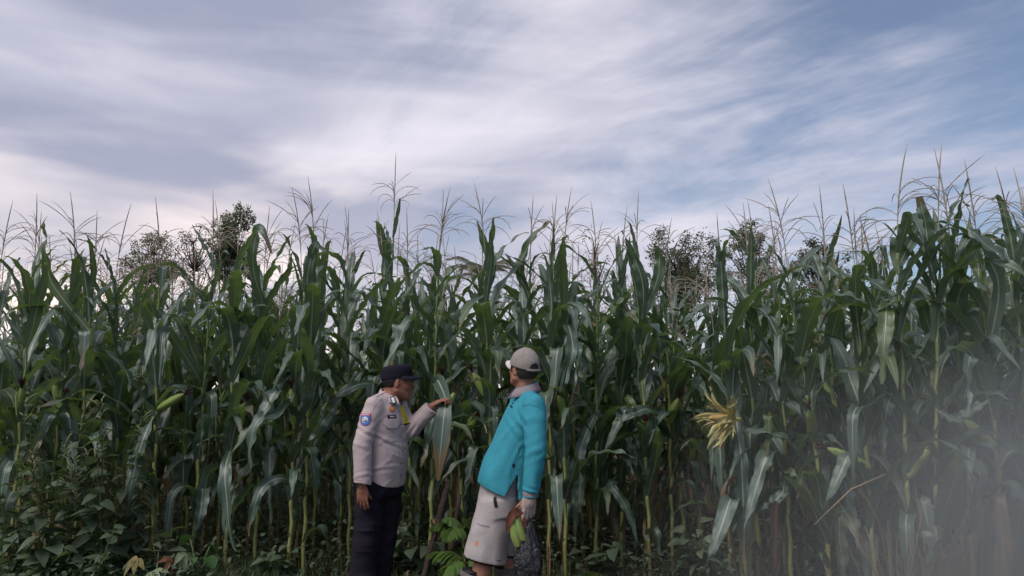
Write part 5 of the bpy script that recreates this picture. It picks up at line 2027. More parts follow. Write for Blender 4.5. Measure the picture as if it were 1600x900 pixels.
tree_at(366, 318, 450, 19, 92, 'round dense tree top rising above the maize left of the uniformed person', 2, n_clusters=120, leaves_per=60, leaf=0.065, mat=M_TREE_B, gap=0.42)
tree_at(308, 335, 470, 20, 84, 'thin feathery tree with sparse twigs just left of the round tree top', 3, n_clusters=60, leaves_per=22, leaf=0.055, mat=M_TREE_A, gap=0.42)
tree_at(240, 362, 470, 21, 110, 'low olive bushy tree furthest left behind the maize', 4, n_clusters=120, leaves_per=50, leaf=0.06, mat=M_TREE_A, gap=0.35)
tree_at(1062, 338, 520, 17, 150, 'airy tree with lacy grey-green crown right of the picture centre', 5, n_clusters=150, leaves_per=60, leaf=0.055, mat=M_TREE_B, gap=0.40)
tree_at(1172, 335, 520, 18, 100, 'airy slender tree next right of the lacy crowned tree', 6, n_clusters=130, leaves_per=56, leaf=0.055, mat=M_TREE_B, gap=0.38)
tree_at(1276, 352, 540, 19, 110, 'dense dark tree at the right, gap in the maize before it', 7, n_clusters=150, leaves_per=64, leaf=0.065, mat=M_TREE_B, gap=0.28)
tree_at(925, 345, 500, 18, 90, 'bare twiggy tree with few leaves right of the palm', 8, n_clusters=46, leaves_per=9, leaf=0.05, mat=M_TREE_A, gap=0.4)
tree_at(1500, 415, 560, 24, 260, 'broad low tree far behind the maize at the right edge', 9, n_clusters=150, leaves_per=44, leaf=0.08, mat=M_TREE_B, gap=0.2)


def palm(xp, y_top, Y, n, L, label, seed):
    rng = np.random.default_rng(seed)
    t = px(xp, y_top, Y)
    top = t.z - 0.35
    root = empty('palm_tree', (t.x, Y, 0))
    tag(root, label, 'palm tree', 'trees behind the maize')
    V, F_ = tube([(0, 0, -0.05), (0.05, 0, top * 0.5), (0, 0, top)], [0.12, 0.08, 0.06], 10)
    obj('trunk', mesh_np('palm_trunk', V, F_, None, True, [M_BARK]), root)
    for i in range(n):
        a = 2 * math.pi * i / n + rng.normal(0, 0.15)
        e = R(rng.uniform(25, 75))
        acc = Acc()
        pts, p = [], np.array([0, 0, top])
        for j in range(11):
            pts.append(p.copy())
            ee = e - j * R(rng.uniform(9, 12))
            p = p + np.array([math.cos(a) * math.cos(ee), math.sin(a) * math.cos(ee), math.sin(ee)]) * L / 10
        acc.add(tube(pts, [0.018 * (1 - 0.08 * j) for j in range(11)], 4))
        side = np.array([-math.sin(a), math.cos(a), 0])
        for j in range(2, 42):
            s = j / 42 * 10
            k = int(s)
            c = pts[k] * (1 - (s - k)) + pts[min(k + 1, 10)] * (s - k)
            for sg in (-1, 1):
                l = 0.42 * L * math.sin(math.pi * (0.12 + 0.80 * s / 10)) * 0.55
                t_ = unit(side * sg + unit(pts[min(k + 1, 10)] - pts[k] + 1e-6) * 0.7)
                d = c + t_ * l + np.array([0, 0, -0.35 * l])
                w = np.array([0, 0, 0.005]) + unit(pts[min(k + 1, 10)] - pts[k] + 1e-6) * 0.006
                b = len(acc.V)
                acc.add(([c - w, c + w, (c + d) / 2 + w + np.array([0, 0, 0.05 * l]), d, (c + d) / 2 - w + np.array([0, 0, 0.05 * l])], [(0, 1, 2), (0, 2, 4), (4, 2, 3)]))
        obj('frond', acc.mesh('palm_frond', [M_TREE_A], False), root)


palm(752, 412, 17, 13, 1.1, 'small palm with drooping fronds showing above the maize between the people', 5)


# ================================================================== weeds and small plants at the field's edge
def ovate(L, W, fold=0.25, n=6, droop=0.4, lobes=0.0):
    V, F_, UV = [], [], []
    for i in range(n + 1):
        s = i / n
        w = W * math.sin(math.pi * s ** 0.75) ** 0.9 if 0 < s < 1 else 0.001
        z = -droop * L * s * s
        for c in (-1, 0, 1):
            V.append((s * L, c * w, z + abs(c) * w * fold))
            UV.append((0.5 + c / 2, s))
    for i in range(n):
        for k in range(2):
            F_.append((i * 3 + k, i * 3 + k + 1, i * 3 + 4 + k, i * 3 + 3 + k))
    return V, F_, UV


def leaf_me(name, mat, *a, **k):
    V, F_, UV = ovate(*a, **k)
    return mesh_np(name, V, F_, UV, True, [mat])


WEED_LEAVES = [leaf_me('weed_leaf', M_WEED, 0.15, 0.052, 0.25, 6, 0.3), leaf_me('weed_leaf', M_WEED, 0.11, 0.040, 0.35, 6, 0.5), leaf_me('weed_leaf', M_WEED, 0.17, 0.056, 0.2, 6, 0.55)]


def weed(loc, H, nstem, nleaf, label, seed, spikes=True, leaves=None, cat='weed', name='leafy_weed', spread=0.16, group='weeds at the edge of the field', lscale=1.0):
    rng = np.random.default_rng(seed)
    root = empty(name, loc)
    tag(root, label, cat, group)
    leaves = leaves or WEED_LEAVES
    for s in range(nstem):
        a = rng.uniform(0, 6.28)
        sp = rng.uniform(0.3, 1.0) * spread
        h = H * rng.uniform(0.6, 1.0)
        pts = [Vector((math.cos(a) * sp * q ** 1.3 + rng.normal(0, 0.008), math.sin(a) * sp * q ** 1.3 + rng.normal(0, 0.008), h * q)) for q in np.linspace(0, 1, 8)]
        V, F_ = tube(pts, [0.007 * (1 - 0.1 * i) for i in range(8)], 5)
        st = obj('stem', mesh_np('weed_stem', V, F_, None, True, [M_STEM]), root)
        for j in range(nleaf):
            q = (j + 0.5) / nleaf * 0.92 + 0.08
            i = min(6, int(q * 7))
            p = pts[i].lerp(pts[i + 1], q * 7 - i)
            sc = lscale * rng.uniform(0.65, 1.25) * (1.15 - 0.5 * q)
            obj('leaf', leaves[int(rng.integers(0, len(leaves)))], root, p, (rng.normal(0, 0.35), rng.uniform(-0.6, 0.35), j * 2.4 + rng.normal(0, 0.4)), (sc, sc, sc))
        if spikes:
            acc = Acc()
            for b in range(7):
                aa = rng.uniform(0, 6.28)
                l = rng.uniform(0.05, 0.15)
                p0 = pts[-1] - Vector((0, 0, 0.05 * b * 0.5))
                pp = [p0 + Vector((math.cos(aa) * l * 0.6 * q, math.sin(aa) * l * 0.6 * q, l * (q - 0.5 * q * q))) for q in (0, 0.4, 0.8, 1)]
                acc.add(tube(pp, [0.004, 0.007, 0.006, 0.002], 5))
            obj('seed_spike', acc.mesh('seed_spike', [M_SEED]), root)
    return root


def at_px(xp, yp, Y, z=None):
    p = px(xp, yp, Y)
    return Vector((p.x, Y, 0 if z is None else z))


weed(at_px(165, 800, 5.75), 1.50, 5, 20, 'tallest leafy weed with seed spikes, in front of the left maize', 1, spread=0.26)
weed(at_px(105, 800, 5.85), 1.35, 4, 18, 'leafy weed with seed spikes left of the tallest weed', 2, spread=0.24)
weed(at_px(205, 800, 5.95), 1.05, 4, 15, 'shorter leafy weed just right of the tallest weed', 3, spread=0.22)
weed(at_px(30, 820, 5.7), 1.15, 4, 17, 'leafy weed with seed spikes at the far left edge', 24, spread=0.25)
weed(at_px(75, 800, 5.6), 1.55, 4, 20, 'tall leafy weed between the far left weed and the tallest one', 26, spread=0.22)
weed(at_px(255, 830, 5.7), 0.70, 3, 9, 'leafy weed above the withered seedling', 25, False, spread=0.24)
weed(at_px(150, 850, 5.55), 0.55, 3, 9, 'low leafy weed at the foot of the tallest weed', 4, False, spread=0.25)
weed(at_px(60, 850, 5.8), 0.45, 3, 8, 'low leafy weed at the left edge of the field', 14, False, spread=0.28)
weed(at_px(620, 850, 6.05), 0.62, 5, 11, 'dark leafy weed behind the legs of the uniformed person', 5, False, spread=0.24, lscale=1.1)
weed(at_px(660, 850, 6.1), 0.45, 5, 9, 'dark low weed at the foot of the leaning stake', 15, False, spread=0.24, lscale=1.2)
weed(at_px(455, 850, 6.0), 0.35, 5, 8, 'low dark weed left of the uniformed person', 16, False, spread=0.25, lscale=1.1)
weed(at_px(930, 870, 5.95), 0.40, 5, 9, 'low dark weed right of the plastic bag', 6, False, spread=0.25, lscale=1.2)
weed(at_px(1090, 860, 5.9), 0.55, 5, 10, 'dark weed in the gap left of the burst cob', 7, False, spread=0.25, lscale=1.2)


FERN_PINNA = leaf_me('fern_leaflet', M_FERN, 0.085, 0.0105, 0.2, 5, 0.35)


def fern(loc, n, L, label, seed, tilt=(30, 70)):
    rng = np.random.default_rng(seed)
    root = empty('fern', loc)
    tag(root, label, 'fern', 'ferns between the people')
    for i in range(n):
        a = 2 * math.pi * i / n + rng.normal(0, 0.3)
        e = R(rng.uniform(*tilt))
        pts, p = [], Vector((0, 0, 0))
        l = L * rng.uniform(0.75, 1.1)
        for j in range(9):
            pts.append(p.copy())
            ee = e - j * R(10 + 6 * rng.random())
            p = p + Vector((math.cos(a) * math.cos(ee), math.sin(a) * math.cos(ee), math.sin(ee))) * l / 8
        V, F_ = tube(pts, [0.004 * (1 - 0.1 * j) for j in range(9)], 4)
        fr = obj('frond', mesh_np('fern_stem', V, F_, None, True, [M_STEM]), root)
        for j in range(4, 26):
            q = j / 26 * 8
            k = int(q)
            c = pts[k].lerp(pts[min(8, k + 1)], q - k)
            sc = math.sin(math.pi * min(1, 0.15 + 0.85 * j / 26)) * 1.2 + 0.15
            for sg in (-1, 1):
                obj('leaflet', FERN_PINNA, fr, c, (0, 0.1 + 0.4 * rng.random(), a + sg * (1.15 - 0.4 * j / 26)), (sc, sc, sc))
    return root


fern(at_px(742, 880, 5.15, 0.05), 7, 0.36, 'bright green fern at the knee of the person in turquoise', 1)
fern(at_px(728, 840, 5.45, 0.28), 5, 0.33, 'fern with long pale leaflets beside the pale shorts', 2, (20, 60))
fern(at_px(722, 790, 5.7, 0.45), 5, 0.32, 'darker fern higher up behind the shorter stake', 3, (40, 80))
fern(at_px(960, 890, 5.6, 0.0), 6, 0.42, 'dark fern low down right of the plastic bag', 4)


# wooden stakes
def stake(p0, p1, r, label, seed):
    rng = np.random.default_rng(seed)
    p0, p1 = Vector(p0), Vector(p1)
    pts = [p0.lerp(p1, q) + Vector((rng.normal(0, 0.006), rng.normal(0, 0.006), 0)) for q in np.linspace(0, 1, 9)]
    root = empty('wooden_stake', p0)
    tag(root, label, 'stake', 'wooden stakes')
    V, F_ = tube([p - p0 for p in pts], [r * rng.uniform(0.85, 1.12) for _ in pts], 8)
    obj('pole', mesh_np('stake_pole', V, F_, None, True, [M_STAKE]), root)
    k = pts[4] - p0
    V, F_ = tube([k, k + Vector((0.01, -r * 1.3, 0.012)), k + Vector((0.016, -r * 1.6, 0.02))], [r * 0.5, r * 0.4, r * 0.25], 6)
    obj('knot', mesh_np('stake_knot', V, F_, None, True, [M_STAKE]), root)


M_STAKE = simple_mat('weathered_wood', (0.17, 0.115, 0.10), 0.9, 0.3, 30, 0.2, 0.7, 0.01, 0.45)
b0 = px(652, 905, 5.55)
b0.z = 0.02
stake(b0, px(702, 750, 5.75), 0.020, 'longer wooden stake leaning right beside the uniformed person', 1)
b1 = px(700, 870, 5.95)
b1.z = 0.02
stake(b1, px(718, 772, 6.0), 0.016, 'shorter wooden stake standing right of the leaning one', 2)


# withered broad-leaved seedling and taro leaves at the lower left
def palmate(mat, L, n=5):
    acc = Acc()
    for i in range(n):
        a = R(-75 + 150 / (n - 1) * i)
        V, F_, UV = ovate(L * (1 - 0.25 * abs(i - (n - 1) / 2) / n * 2), L * 0.16, 0.3, 6, 0.45)
        c, s = math.cos(a), math.sin(a)
        acc.add(([(x * c - y * s, x * s + y * c, z) for x, y, z in V], F_), UV)
    return acc.mesh('palmate_leaf', [mat])


PALM_Y, PALM_R, PALM_P = palmate(M_WILT_Y, 0.15), palmate(M_WILT_R, 0.14), palmate(M_WILT_P, 0.18)
rngw = np.random.default_rng(9)
root = empty('withered_seedling', at_px(245, 885, 5.6))
tag(root, 'withered seedling with yellow, red and pale drooping leaves at the lower left', 'seedling')
for i in range(9):
    a = i * 0.75 + 0.3
    h = rngw.uniform(0.16, 0.34)
    tip = Vector((math.cos(a) * 0.17, math.sin(a) * 0.10, h))
    V, F_ = tube([(0, 0, -0.02), tuple(tip * 0.5 + Vector((0, 0, 0.06))), tuple(tip)], [0.006, 0.005, 0.003], 5)
    obj('stem', mesh_np('seedling_stem', V, F_, None, True, [M_WILT_P]), root)
    obj('leaf', (PALM_P, PALM_Y, PALM_P, PALM_R)[i % 4], root, tip, (rngw.normal(0, 0.3), rngw.uniform(0.1, 0.7), a), (0.9, 0.9, 0.9))


def heart(L, W):
    V, F_, UV = [(0, 0, 0)], [], [(0.5, 0.3)]
    n = 18
    for i in range(n):
        t = 2 * math.pi * i / n
        r = 1 - 0.35 * math.cos(t) ** 8 * (math.cos(t) < 0) + 0.25 * max(0, math.cos(t)) ** 6
        V.append((L * (0.35 + 0.65 * r * math.cos(t)) - 0.1 * L, W * r * math.sin(t), -0.18 * L * (math.cos(t) > 0) * math.cos(t) ** 2 + 0.30 * W * abs(math.sin(t))))
        UV.append((0.5 + 0.5 * math.sin(t), 0.5 + 0.5 * math.cos(t)))
    for i in range(n):
        F_.append((0, 1 + i, 1 + (i + 1) % n))
    return mesh_np('taro_leaf', V, F_, UV, True, [M_TARO])


HEART = heart(0.17, 0.10)
for (xp, Y, n, lab) in ((312, 5.75, 4, 'green broad-leaved taro plant right of the withered seedling'),):
    root = empty('taro_plant', at_px(xp, 870, Y))
    tag(root, lab, 'taro plant')
    for i in range(n):
        a = -0.6 + i * 1.7
        tip = Vector((math.cos(a) * 0.10, math.sin(a) * 0.08, 0.26 + 0.07 * (i % 3)))
        V, F_ = tube([(0, 0, -0.02), tuple(tip * 0.6 + Vector((0, 0, 0.06))), tuple(tip)], [0.008, 0.006, 0.004], 6)
        obj('stem', mesh_np('taro_stem', V, F_, None, True, [M_STEM]), root)
        obj('leaf', HEART, root, tip, (0.3 * math.sin(i), 0.6, a), (0.5, 0.55, 0.5))

LIME_LEAVES = [leaf_me('young_leaf', M_LIME, 0.085, 0.022, 0.25, 6, 0.15)]
weed(at_px(614, 905, 5.05), 0.27, 2, 8, 'pale lime seedling at the feet of the uniformed person', 21, False, LIME_LEAVES, 'seedling', 'young_seedling', 0.05, 'seedlings by the people')
weed(at_px(696, 905, 5.15), 0.22, 2, 6, 'small fresh green seedling between the two people', 22, False, [leaf_me('young_leaf', M_FERN, 0.085, 0.026, 0.25, 6, 0.3)], 'seedling', 'young_seedling', 0.06, 'seedlings by the people')

# fallen dry maize leaves
for i, (x, y, Y, rz, ln, lab) in enumerate(((60, 828, 6.0, 0.3, 0.4, 'brown dry leaf caught low at the left edge'), (225, 822, 6.1, 2.6, 0.35, 'brown dry leaf behind the withered seedling'),
                                          (690, 890, 5.6, 1.2, 0.42, 'pale dry leaf at the foot of the leaning stake'), (640, 892, 5.8, 4.0, 0.35, 'brown dry leaf lying behind the uniformed person'),
                                          (915, 880, 5.9, 1.8, 0.45, 'dry husk leaf standing right of the plastic bag'), (540, 895, 5.8, 0.5, 0.35, 'brown dry leaf left of the dark trousers'))):
    p = px(x, y, Y)
    o = obj('fallen_leaf', LEAF['dry'][i % 8][0])
    o.location = (p.x, Y, max(0.03, p.z))
    o.rotation_euler = (R(20) * math.sin(i), R(-60 + 25 * i), rz)
    o.scale = (ln, ln * 1.6, ln)
    tag(o, lab, 'dry leaf', 'dry leaves on the ground')


# ================================================================== grass and ground cover (uncountable)
def ground_cover():
    rng = np.random.default_rng(12)
    V, F_, k = [], [], 0
    W, G_, k2 = [], [], 0

    def blade(x, y, h, w):
        nonlocal k
        a = rng.uniform(0, 6.28)
        l = rng.uniform(0.2, 0.9) * h
        d = np.array([math.cos(a), math.sin(a), 0])
        s = np.array([-math.sin(a), math.cos(a), 0]) * w
        p0 = np.array([x, y, -0.02])
        p1 = p0 + d * l * 0.35 + np.array([0, 0, h * 0.7])
        p2 = p0 + d * l + np.array([0, 0, h * rng.uniform(0.7, 1.0)])
        V.extend([p0 - s, p0 + s, p1 + s * 0.8, p1 - s * 0.8, p2])
        F_.extend([(k, k + 1, k + 2), (k, k + 2, k + 3), (k + 3, k + 2, k + 4)])
        k += 5

    def leaf(x, y, z, L):
        nonlocal k2
        c = np.array([x, y, z])
        t = unit(rng.normal(0, 1, 3) * np.array([1, 1, 0.5]))
        s = unit(np.cross(t, np.array([0, 0, 1.0]) + rng.normal(0, 0.4, 3)))
        n = np.cross(s, t)
        W.extend([c, c + t * L * 0.4 + s * L * 0.32 + n * L * 0.1, c + t * L, c + t * L * 0.4 - s * L * 0.32 + n * L * 0.1])
        G_.extend([(k2, k2 + 1, k2 + 2), (k2, k2 + 2, k2 + 3)])
        k2 += 4
    for i in range(16000):
        y = rng.uniform(4.6, 6.8)
        x = rng.uniform(-0.72, -0.30) * y
        blade(x, y, rng.uniform(0.05, 0.26) * (1.2 if x < -3 else 0.8), rng.uniform(0.002, 0.0045))
    for i in range(14000):
        y = rng.uniform(4.4, 8.5)
        x = rng.uniform(-0.74, 0.74) * y
        if x > 1.1 and y < edge_y(x) - 0.5:
            continue
        blade(x, y, rng.uniform(0.05, 0.22), rng.uniform(0.002, 0.005))
    # low weeds between the stalks, thicker towards the left edge
    for i in range(1100):
        y = rng.uniform(5.6, 9.0)
        x = rng.uniform(-0.76, 0.76) * y
        if y < edge_y(x) - 0.35:
            continue
        h = rng.uniform(0.12, 0.50) * (1.0 if x > -1.5 else 1.25)
        for j in range(int(rng.integers(14, 30))):
            leaf(x + rng.normal(0, 0.12), y + rng.normal(0, 0.12), rng.uniform(0.0, 1.0) * h, rng.uniform(0.03, 0.065))
    for i in range(420):
        y = rng.uniform(5.0, 6.3)
        x = rng.uniform(-0.74, -0.40) * y
        for j in range(18):
            leaf(x + rng.normal(0, 0.10), y + rng.normal(0, 0.10), abs(rng.normal(0, 0.10)), rng.uniform(0.03, 0.06))
    o = obj('grass', mesh_np('grass', V, np.array(F_), None, False, [M_GRASS]))
    tag(o, 'grass along the foot of the maize', 'grass', kind='stuff')
    o = obj('ground_cover', mesh_np('ground_cover', W, np.array(G_), None, False, [M_WEED]))
    tag(o, 'low leafy ground cover between the stalks', 'ground cover', kind='stuff')


ground_cover()

# tall dry grass tuft at the right, before the near maize
rngg = np.random.default_rng(31)
for (xp, Y, n, H, lab) in ((1400, 4.35, 26, 0.95, 'tuft of dry straw stems before the near maize at the right'), (1510, 4.3, 34, 0.85, 'grass tuft with straw stems nearest the right corner'), (1455, 4.45, 30, 1.05, 'taller pale straw tuft between the two other tufts')):
    root = empty('straw_tuft', at_px(xp, 900, Y))
    tag(root, lab, 'grass tuft', 'straw tufts at the right')
    for i in range(n):
        a = rngg.uniform(0, 6.28)
        h = H * rngg.uniform(0.5, 1.1)
        o_ = rngg.uniform(0.1, 0.5) * h
        pts = [Vector((math.cos(a) * o_ * q ** 1.6, math.sin(a) * o_ * q ** 1.6, h * (q - 0.25 * q ** 3 * rngg.uniform(0, 1.5)))) for q in np.linspace(0, 1, 6)]
        V, F_ = tube(pts, [0.0035, 0.0035, 0.003, 0.0028, 0.0024, 0.001], 4)
        obj('straw', mesh_np('straw', V, F_, None, True, [M_STRAW if i % 3 else M_GRASS]), root)

# one long bent straw leaning out of the right-hand maize
p0, p1, p2 = px(1272, 820, 4.6), px(1330, 770, 4.65), px(1382, 742, 4.75)
V, F_ = tube([p2 - p2, (p1 - p2) + Vector((0, 0, 0.02)), p0 - p2], [0.007, 0.006, 0.003], 6)
o = obj('maize_straw', mesh_np('maize_straw', V, F_, None, True, [M_STRAW]))
o.location = p2
tag(o, 'long dry straw bent down to the left at the right-hand maize', 'straw')


# ================================================================== details on single maize plants
def plant_of(seed):
    return PLANTS[(0, seed)][0]


# the leaf held by the person in uniform, with the young ear at their fingers
pl = plant_of(25)
o3 = Vector(pl.location)
hand_p = Vector((-0.485, 5.43, 1.435))
held = [Vector((0, 0, 1.36)), Vector((-0.60, 5.95, 1.56)) - o3, Vector((-0.53, 5.68, 1.50)) - o3, hand_p + Vector((0.0, 0.055, -0.015)) - o3, Vector((-0.487, 5.40, 1.30)) - o3,
        Vector((-0.50, 5.36, 1.12)) - o3, Vector((-0.52, 5.37, 0.86)) - o3]
V, F_, UV = leaf_from_points(held, [0.03, 0.045, 0.050, 0.040, 0.056, 0.058, 0.012], 4, 0.22, 0.010, (0, -1, 0.25))
lf_o = obj('leaf', mesh_np('held_leaf', V, F_, UV, True, [M_LEAF]), pl)
lf_o['label'] = 'broad leaf held by the person in uniform'
e = obj('ear', EARS[2], pl, hand_p + Vector((-0.02, 0.10, -0.13)) - o3, (R(-8), R(22), 0), (0.8, 0.8, 0.8))
obj('silk', SILKS[2], e)

# long leaves that hang in front of the rows, placed where the photograph shows them
for (seed, pts, w, torn) in (
    (20, [(475, 600, 6.15), (440, 642, 5.9), (405, 655, 5.75), (392, 690, 5.7), (392, 735, 5.7)], [0.03, 0.055, 0.06, 0.045, 0.006], 0),
    (21, [(478, 760, 6.15), (440, 748, 5.9), (412, 760, 5.8), (395, 800, 5.75), (390, 838, 5.75)], [0.03, 0.05, 0.052, 0.04, 0.005], 0),
    (18, [(352, 700, 6.25), (352, 735, 6.0), (354, 790, 5.95), (362, 845, 5.95), (366, 868, 5.95)], [0.03, 0.06, 0.075, 0.07, 0.05], 0.6),
    (16, [(240, 640, 6.2), (222, 690, 6.0), (205, 760, 5.95), (198, 818, 5.95)], [0.02, 0.05, 0.055, 0.006], 0),
    (30, [(898, 480, 6.1), (895, 540, 5.9), (885, 590, 5.85), (872, 660, 5.85)], [0.04, 0.08, 0.085, 0.07], 0.35),
    (31, [(920, 640, 6.35), (908, 700, 6.1), (906, 760, 6.05), (905, 800, 6.05)], [0.04, 0.058, 0.055, 0.02], 0),
    (32, [(935, 750, 6.6), (955, 758, 6.1), (978, 790, 6.0), (998, 850, 6.0)], [0.03, 0.045, 0.05, 0.008], 0),
    (34, [(1050, 650, 6.45), (1012, 640, 6.1), (985, 648, 5.95), (960, 660, 5.9)], [0.035, 0.055, 0.05, 0.01], 0),
    (35, [(1165, 640, 5.55), (1158, 720, 5.4), (1162, 800, 5.38), (1165, 900, 5.38)], [0.03, 0.06, 0.07, 0.06], 0.8),
    (36, [(1190, 720, 5.75), (1225, 735, 5.5), (1250, 750, 5.4), (1270, 785, 5.4)], [0.02, 0.032, 0.04, 0.006], 0),
    (37, [(1236, 740, 5.6), (1222, 770, 5.4), (1205, 785, 5.35), (1188, 795, 5.35)], [0.02, 0.045, 0.04, 0.006], 0),
    (39, [(1366, 640, 5.05), (1392, 610, 4.85), (1385, 640, 4.75), (1378, 700, 4.75)], [0.03, 0.05, 0.05, 0.008], 0),
    (41, [(1455, 640, 4.75), (1490, 655, 4.6), (1520, 640, 4.5), (1550, 622, 4.5)], [0.02, 0.04, 0.045, 0.006], 0),
    (40, [(1415, 560, 4.85), (1388, 480, 4.75), (1383, 520, 4.65), (1378, 600, 4.62)], [0.03, 0.06, 0.062, 0.01], 0),
    (40, [(1424, 420, 4.85), (1430, 360, 4.8), (1436, 330, 4.78), (1440, 306, 4.75)], [0.03, 0.06, 0.055, 0.02], 0),
    (41, [(1462, 470, 4.75), (1452, 400, 4.65), (1446, 350, 4.6), (1436, 308, 4.58)], [0.03, 0.062, 0.06, 0.025], 0),
    (43, [(1590, 560, 4.75), (1560, 440, 4.6), (1520, 366, 4.5), (1545, 385, 4.45), (1585, 415, 4.45)], [0.035, 0.062, 0.058, 0.05, 0.008], 0),
    (42, [(1515, 500, 4.9), (1500, 430, 4.8), (1512, 372, 4.75), (1490, 410, 4.7)], [0.03, 0.05, 0.045, 0.008], 0),
    (27, [(775, 460, 6.25), (768, 420, 6.2), (757, 380, 6.15), (745, 345, 6.1)], [0.03, 0.05, 0.045, 0.004], 0),
    (28, [(815, 470, 6.5), (812, 420, 6.4), (832, 372, 6.3), (862, 345, 6.25)], [0.035, 0.058, 0.055, 0.008], 0),
    (33, [(1015, 520, 6.25), (1005, 450, 6.15), (990, 400, 6.1), (972, 360, 6.05)], [0.035, 0.06, 0.052, 0.005], 0),
    (33, [(1020, 500, 6.25), (1026, 440, 6.2), (1030, 400, 6.15), (1022, 380, 6.1)], [0.035, 0.058, 0.055, 0.012], 0),
    (19, [(398, 480, 6.45), (395, 410, 6.3), (405, 358, 6.2), (425, 395, 6.1)], [0.035, 0.058, 0.055, 0.02], 0),
    (21, [(500, 480, 6.15), (480, 440, 6.0), (492, 385, 5.95), (512, 395, 5.9)], [0.03, 0.05, 0.05, 0.006], 0),
    (17, [(290, 600, 6.4), (262, 520, 6.0), (252, 560, 5.85), (250, 622, 5.8)], [0.03, 0.06, 0.06, 0.008], 0.4),
    (14, [(112, 520, 6.25), (80, 440, 6.1), (72, 380, 6.0), (70, 345, 5.98)], [0.035, 0.06, 0.055, 0.01], 0),
    (22, [(545, 610, 6.55), (520, 640, 6.1), (500, 665, 5.95), (480, 690, 5.9)], [0.03, 0.045, 0.05, 0.006], 0),
    (23, [(600, 600, 6.7), (560, 602, 6.1), (520, 622, 5.95), (498, 655, 5.9)], [0.035, 0.055, 0.05, 0.006], 0),
):
    pl = plant_of(seed)
    o3 = Vector(pl.location)
    q = [px(*p) - o3 for p in pts]
    # start on the stalk itself
    st = PLANTS[(0, seed)][1]['pts']
    z0 = min(q[0].z, st[-1].z)
    s0 = min(st, key=lambda p: abs(p.z - z0)).copy()
    s0.z = z0
    q[0] = s0
    V, F_, UV = leaf_from_points(q, [x * 0.74 for x in w], seed + len(pts), 0.25, 0.020, (0, -1, 0.35), torn=torn, twist=1.1 * math.sin(seed * 2.3 + len(w)))
    obj('leaf', mesh_np('maize_leaf_long', V, F_, UV, True, [M_LEAF]), pl)


# the burst cob: kernels showing between spread pale husks
def burst_cob():
    pl = plant_of(35)
    o3 = Vector(pl.location)
    base = px(1146, 655, 5.40) - o3
    tip = px(1090, 652, 5.30) - o3
    ax1 = (tip - base).normalized()
    e = empty('burst_ear', base)
    e.parent = pl
    e.scale = (1.1, 1.1, 1.1)
    e['label'] = 'ripe ear burst out of its spread pale husks'
    rng = np.random.default_rng(3)
    s1 = ax1.cross(Vector((0, 0, 1))).normalized()
    s2 = s1.cross(ax1)
    L = 0.19
    acc = Acc()
    # cob core with rows of kernels
    V, F_ = [], []
    pts = [ax1 * (L * q) for q in np.linspace(0, 1, 9)]
    acc.add(tube(pts, [0.020, 0.024, 0.025, 0.024, 0.023, 0.021, 0.018, 0.013, 0.006], 12))
    for i in range(14):
        q = 0.08 + 0.88 * i / 14
        r = np.interp(q, np.linspace(0, 1, 9), [0.020, 0.024, 0.025, 0.024, 0.023, 0.021, 0.018, 0.013, 0.006])
        for k in range(12):
            a = 2 * math.pi * (k + 0.5 * (i % 2)) / 12
            c = ax1 * (L * q) + (s1 * math.cos(a) + s2 * math.sin(a)) * r
            n = (s1 * math.cos(a) + s2 * math.sin(a))
            t = n.cross(ax1)
            w = 0.0058
            acc.add(([c - ax1 * w - t * w, c - ax1 * w + t * w, c + ax1 * w + t * w, c + ax1 * w - t * w, c + n * 0.005], [(0, 1, 4), (1, 2, 4), (2, 3, 4), (3, 0, 4)]))
    obj('kernels', acc.mesh('cob_kernels', [M_KERNEL]), e)
    # shank joining the stalk
    V, F_ = tube([(-base + Vector((0, 0, base.z - 0.02))) / 1.1, Vector((0.05, 0.03, 0.0)), Vector((0, 0, 0)), ax1 * 0.02], [0.010, 0.010, 0.014, 0.020], 8)
    obj('shank', mesh_np('cob_shank', V, F_, None, True, [M_HUSK_PALE]), e)
    # husks: some along the cob, some flung back, ragged ends
    for j in range(22):
        a = 2 * math.pi * j / 22 + rng.normal(0, 0.15)
        n = s1 * math.cos(a) + s2 * math.sin(a)
        open_ = rng.uniform(0.5, 1.9)
        l = rng.uniform(0.17, 0.32)
        p = n * 0.018
        q = [p]
        for i in range(1, 6):
            an = open_ * (0.35 + 0.65 * i / 5) * (1 if rng.random() < 0.9 else 0.5)
            d = ax1 * math.cos(an) + n * math.sin(an) + Vector((rng.normal(0, 0.18), rng.normal(0, 0.15), -0.13 * i * rng.uniform(0.3, 1.2)))
            p = p + d.normalized() * l / 5
            q.append(p)
        V, F2, UV = leaf_from_points(q, [0.014, 0.023, 0.021, 0.015, 0.009, 0.002], j, 0.5, 0.004, tuple(n), 10, torn=0.5 if j % 3 == 0 else 0)
        obj('husk', mesh_np('cob_husk', V, F2, UV, True, [M_HUSK_PALE]), e)


burst_cob()

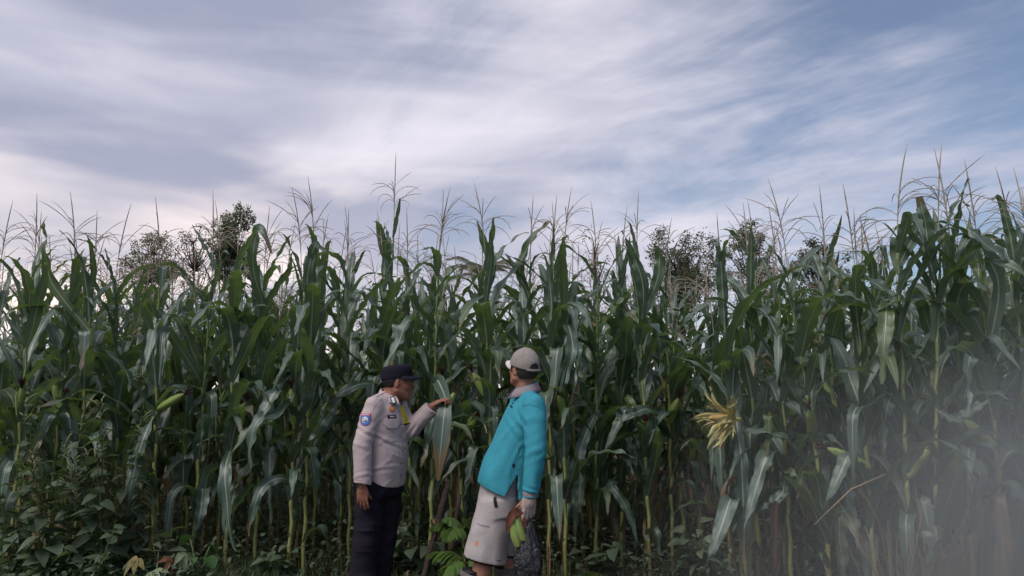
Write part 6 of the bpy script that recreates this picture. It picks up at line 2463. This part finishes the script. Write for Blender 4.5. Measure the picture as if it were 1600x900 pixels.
# ================================================================== smoke drifting in at the lower right
def smoke():
    lo, hi = Vector((0.35, 2.75, -0.3)), Vector((4.6, 4.35, 3.2))
    V = [(x, y, z) for x in (lo.x, hi.x) for y in (lo.y, hi.y) for z in (lo.z, hi.z)]
    F_ = [(0, 1, 3, 2), (4, 6, 7, 5), (0, 4, 5, 1), (2, 3, 7, 6), (0, 2, 6, 4), (1, 5, 7, 3)]
    o = obj('smoke', mesh_np('smoke', V, F_, None, False))
    m = bpy.data.materials.new('smoke')
    m.use_nodes = True
    m.node_tree.nodes.clear()
    q = G(m.node_tree)
    t = q.n('ShaderNodeTexCoord')
    x, y, z = q.sep(t.outputs['Object'])
    nz = q.noise(t.outputs['Object'], 0.9, 1.5, 0.5)
    # a billow that is thickest low down on the right and thins upwards and to the left
    dx_ = q.m('DIVIDE', q.m('SUBTRACT', 2.9, x), 2.65)
    dz_ = q.m('DIVIDE', q.m('SUBTRACT', z, 0.10), 2.15)
    dx_ = q.m('MAXIMUM', dx_, 0.0)
    dz_ = q.m('MAXIMUM', dz_, 0.0)
    r = q.m('SQRT', q.m('ADD', q.m('MULTIPLY', dx_, dx_), q.m('MULTIPLY', dz_, dz_)))
    d = q.ramp(q.m('ADD', r, q.m('MULTIPLY', q.m('SUBTRACT', nz, 0.5), 0.5)), 1.0, 0.05)
    # soft skin of the plume front and back
    ey = q.m('MULTIPLY', q.ramp(y, 2.80, 3.2), q.ramp(y, 4.30, 3.9))
    ex = q.ramp(x, 4.55, 4.0)
    d = q.m('MULTIPLY', q.m('MULTIPLY', d, ey), q.m('MULTIPLY', ex, q.ramp(z, 3.15, 2.7)))
    v = q.n('ShaderNodeVolumePrincipled')
    v.inputs['Color'].default_value = (0.90, 0.92, 0.885, 1)
    q.put(v.inputs['Density'], q.m('MULTIPLY', q.m('MULTIPLY', d, q.m('ADD', d, 0.55)), 1.25))
    v.inputs['Anisotropy'].default_value = 0.2
    oo = q.n('ShaderNodeOutputMaterial')
    q.nt.links.new(v.outputs[0], oo.inputs['Volume'])
    o.data.materials.append(m)
    tag(o, 'thin grey smoke drifting low in front of the right-hand maize', 'smoke', kind='stuff')


smoke()
scene.cycles.volume_step_rate = 3.0
scene.cycles.volume_max_steps = 32
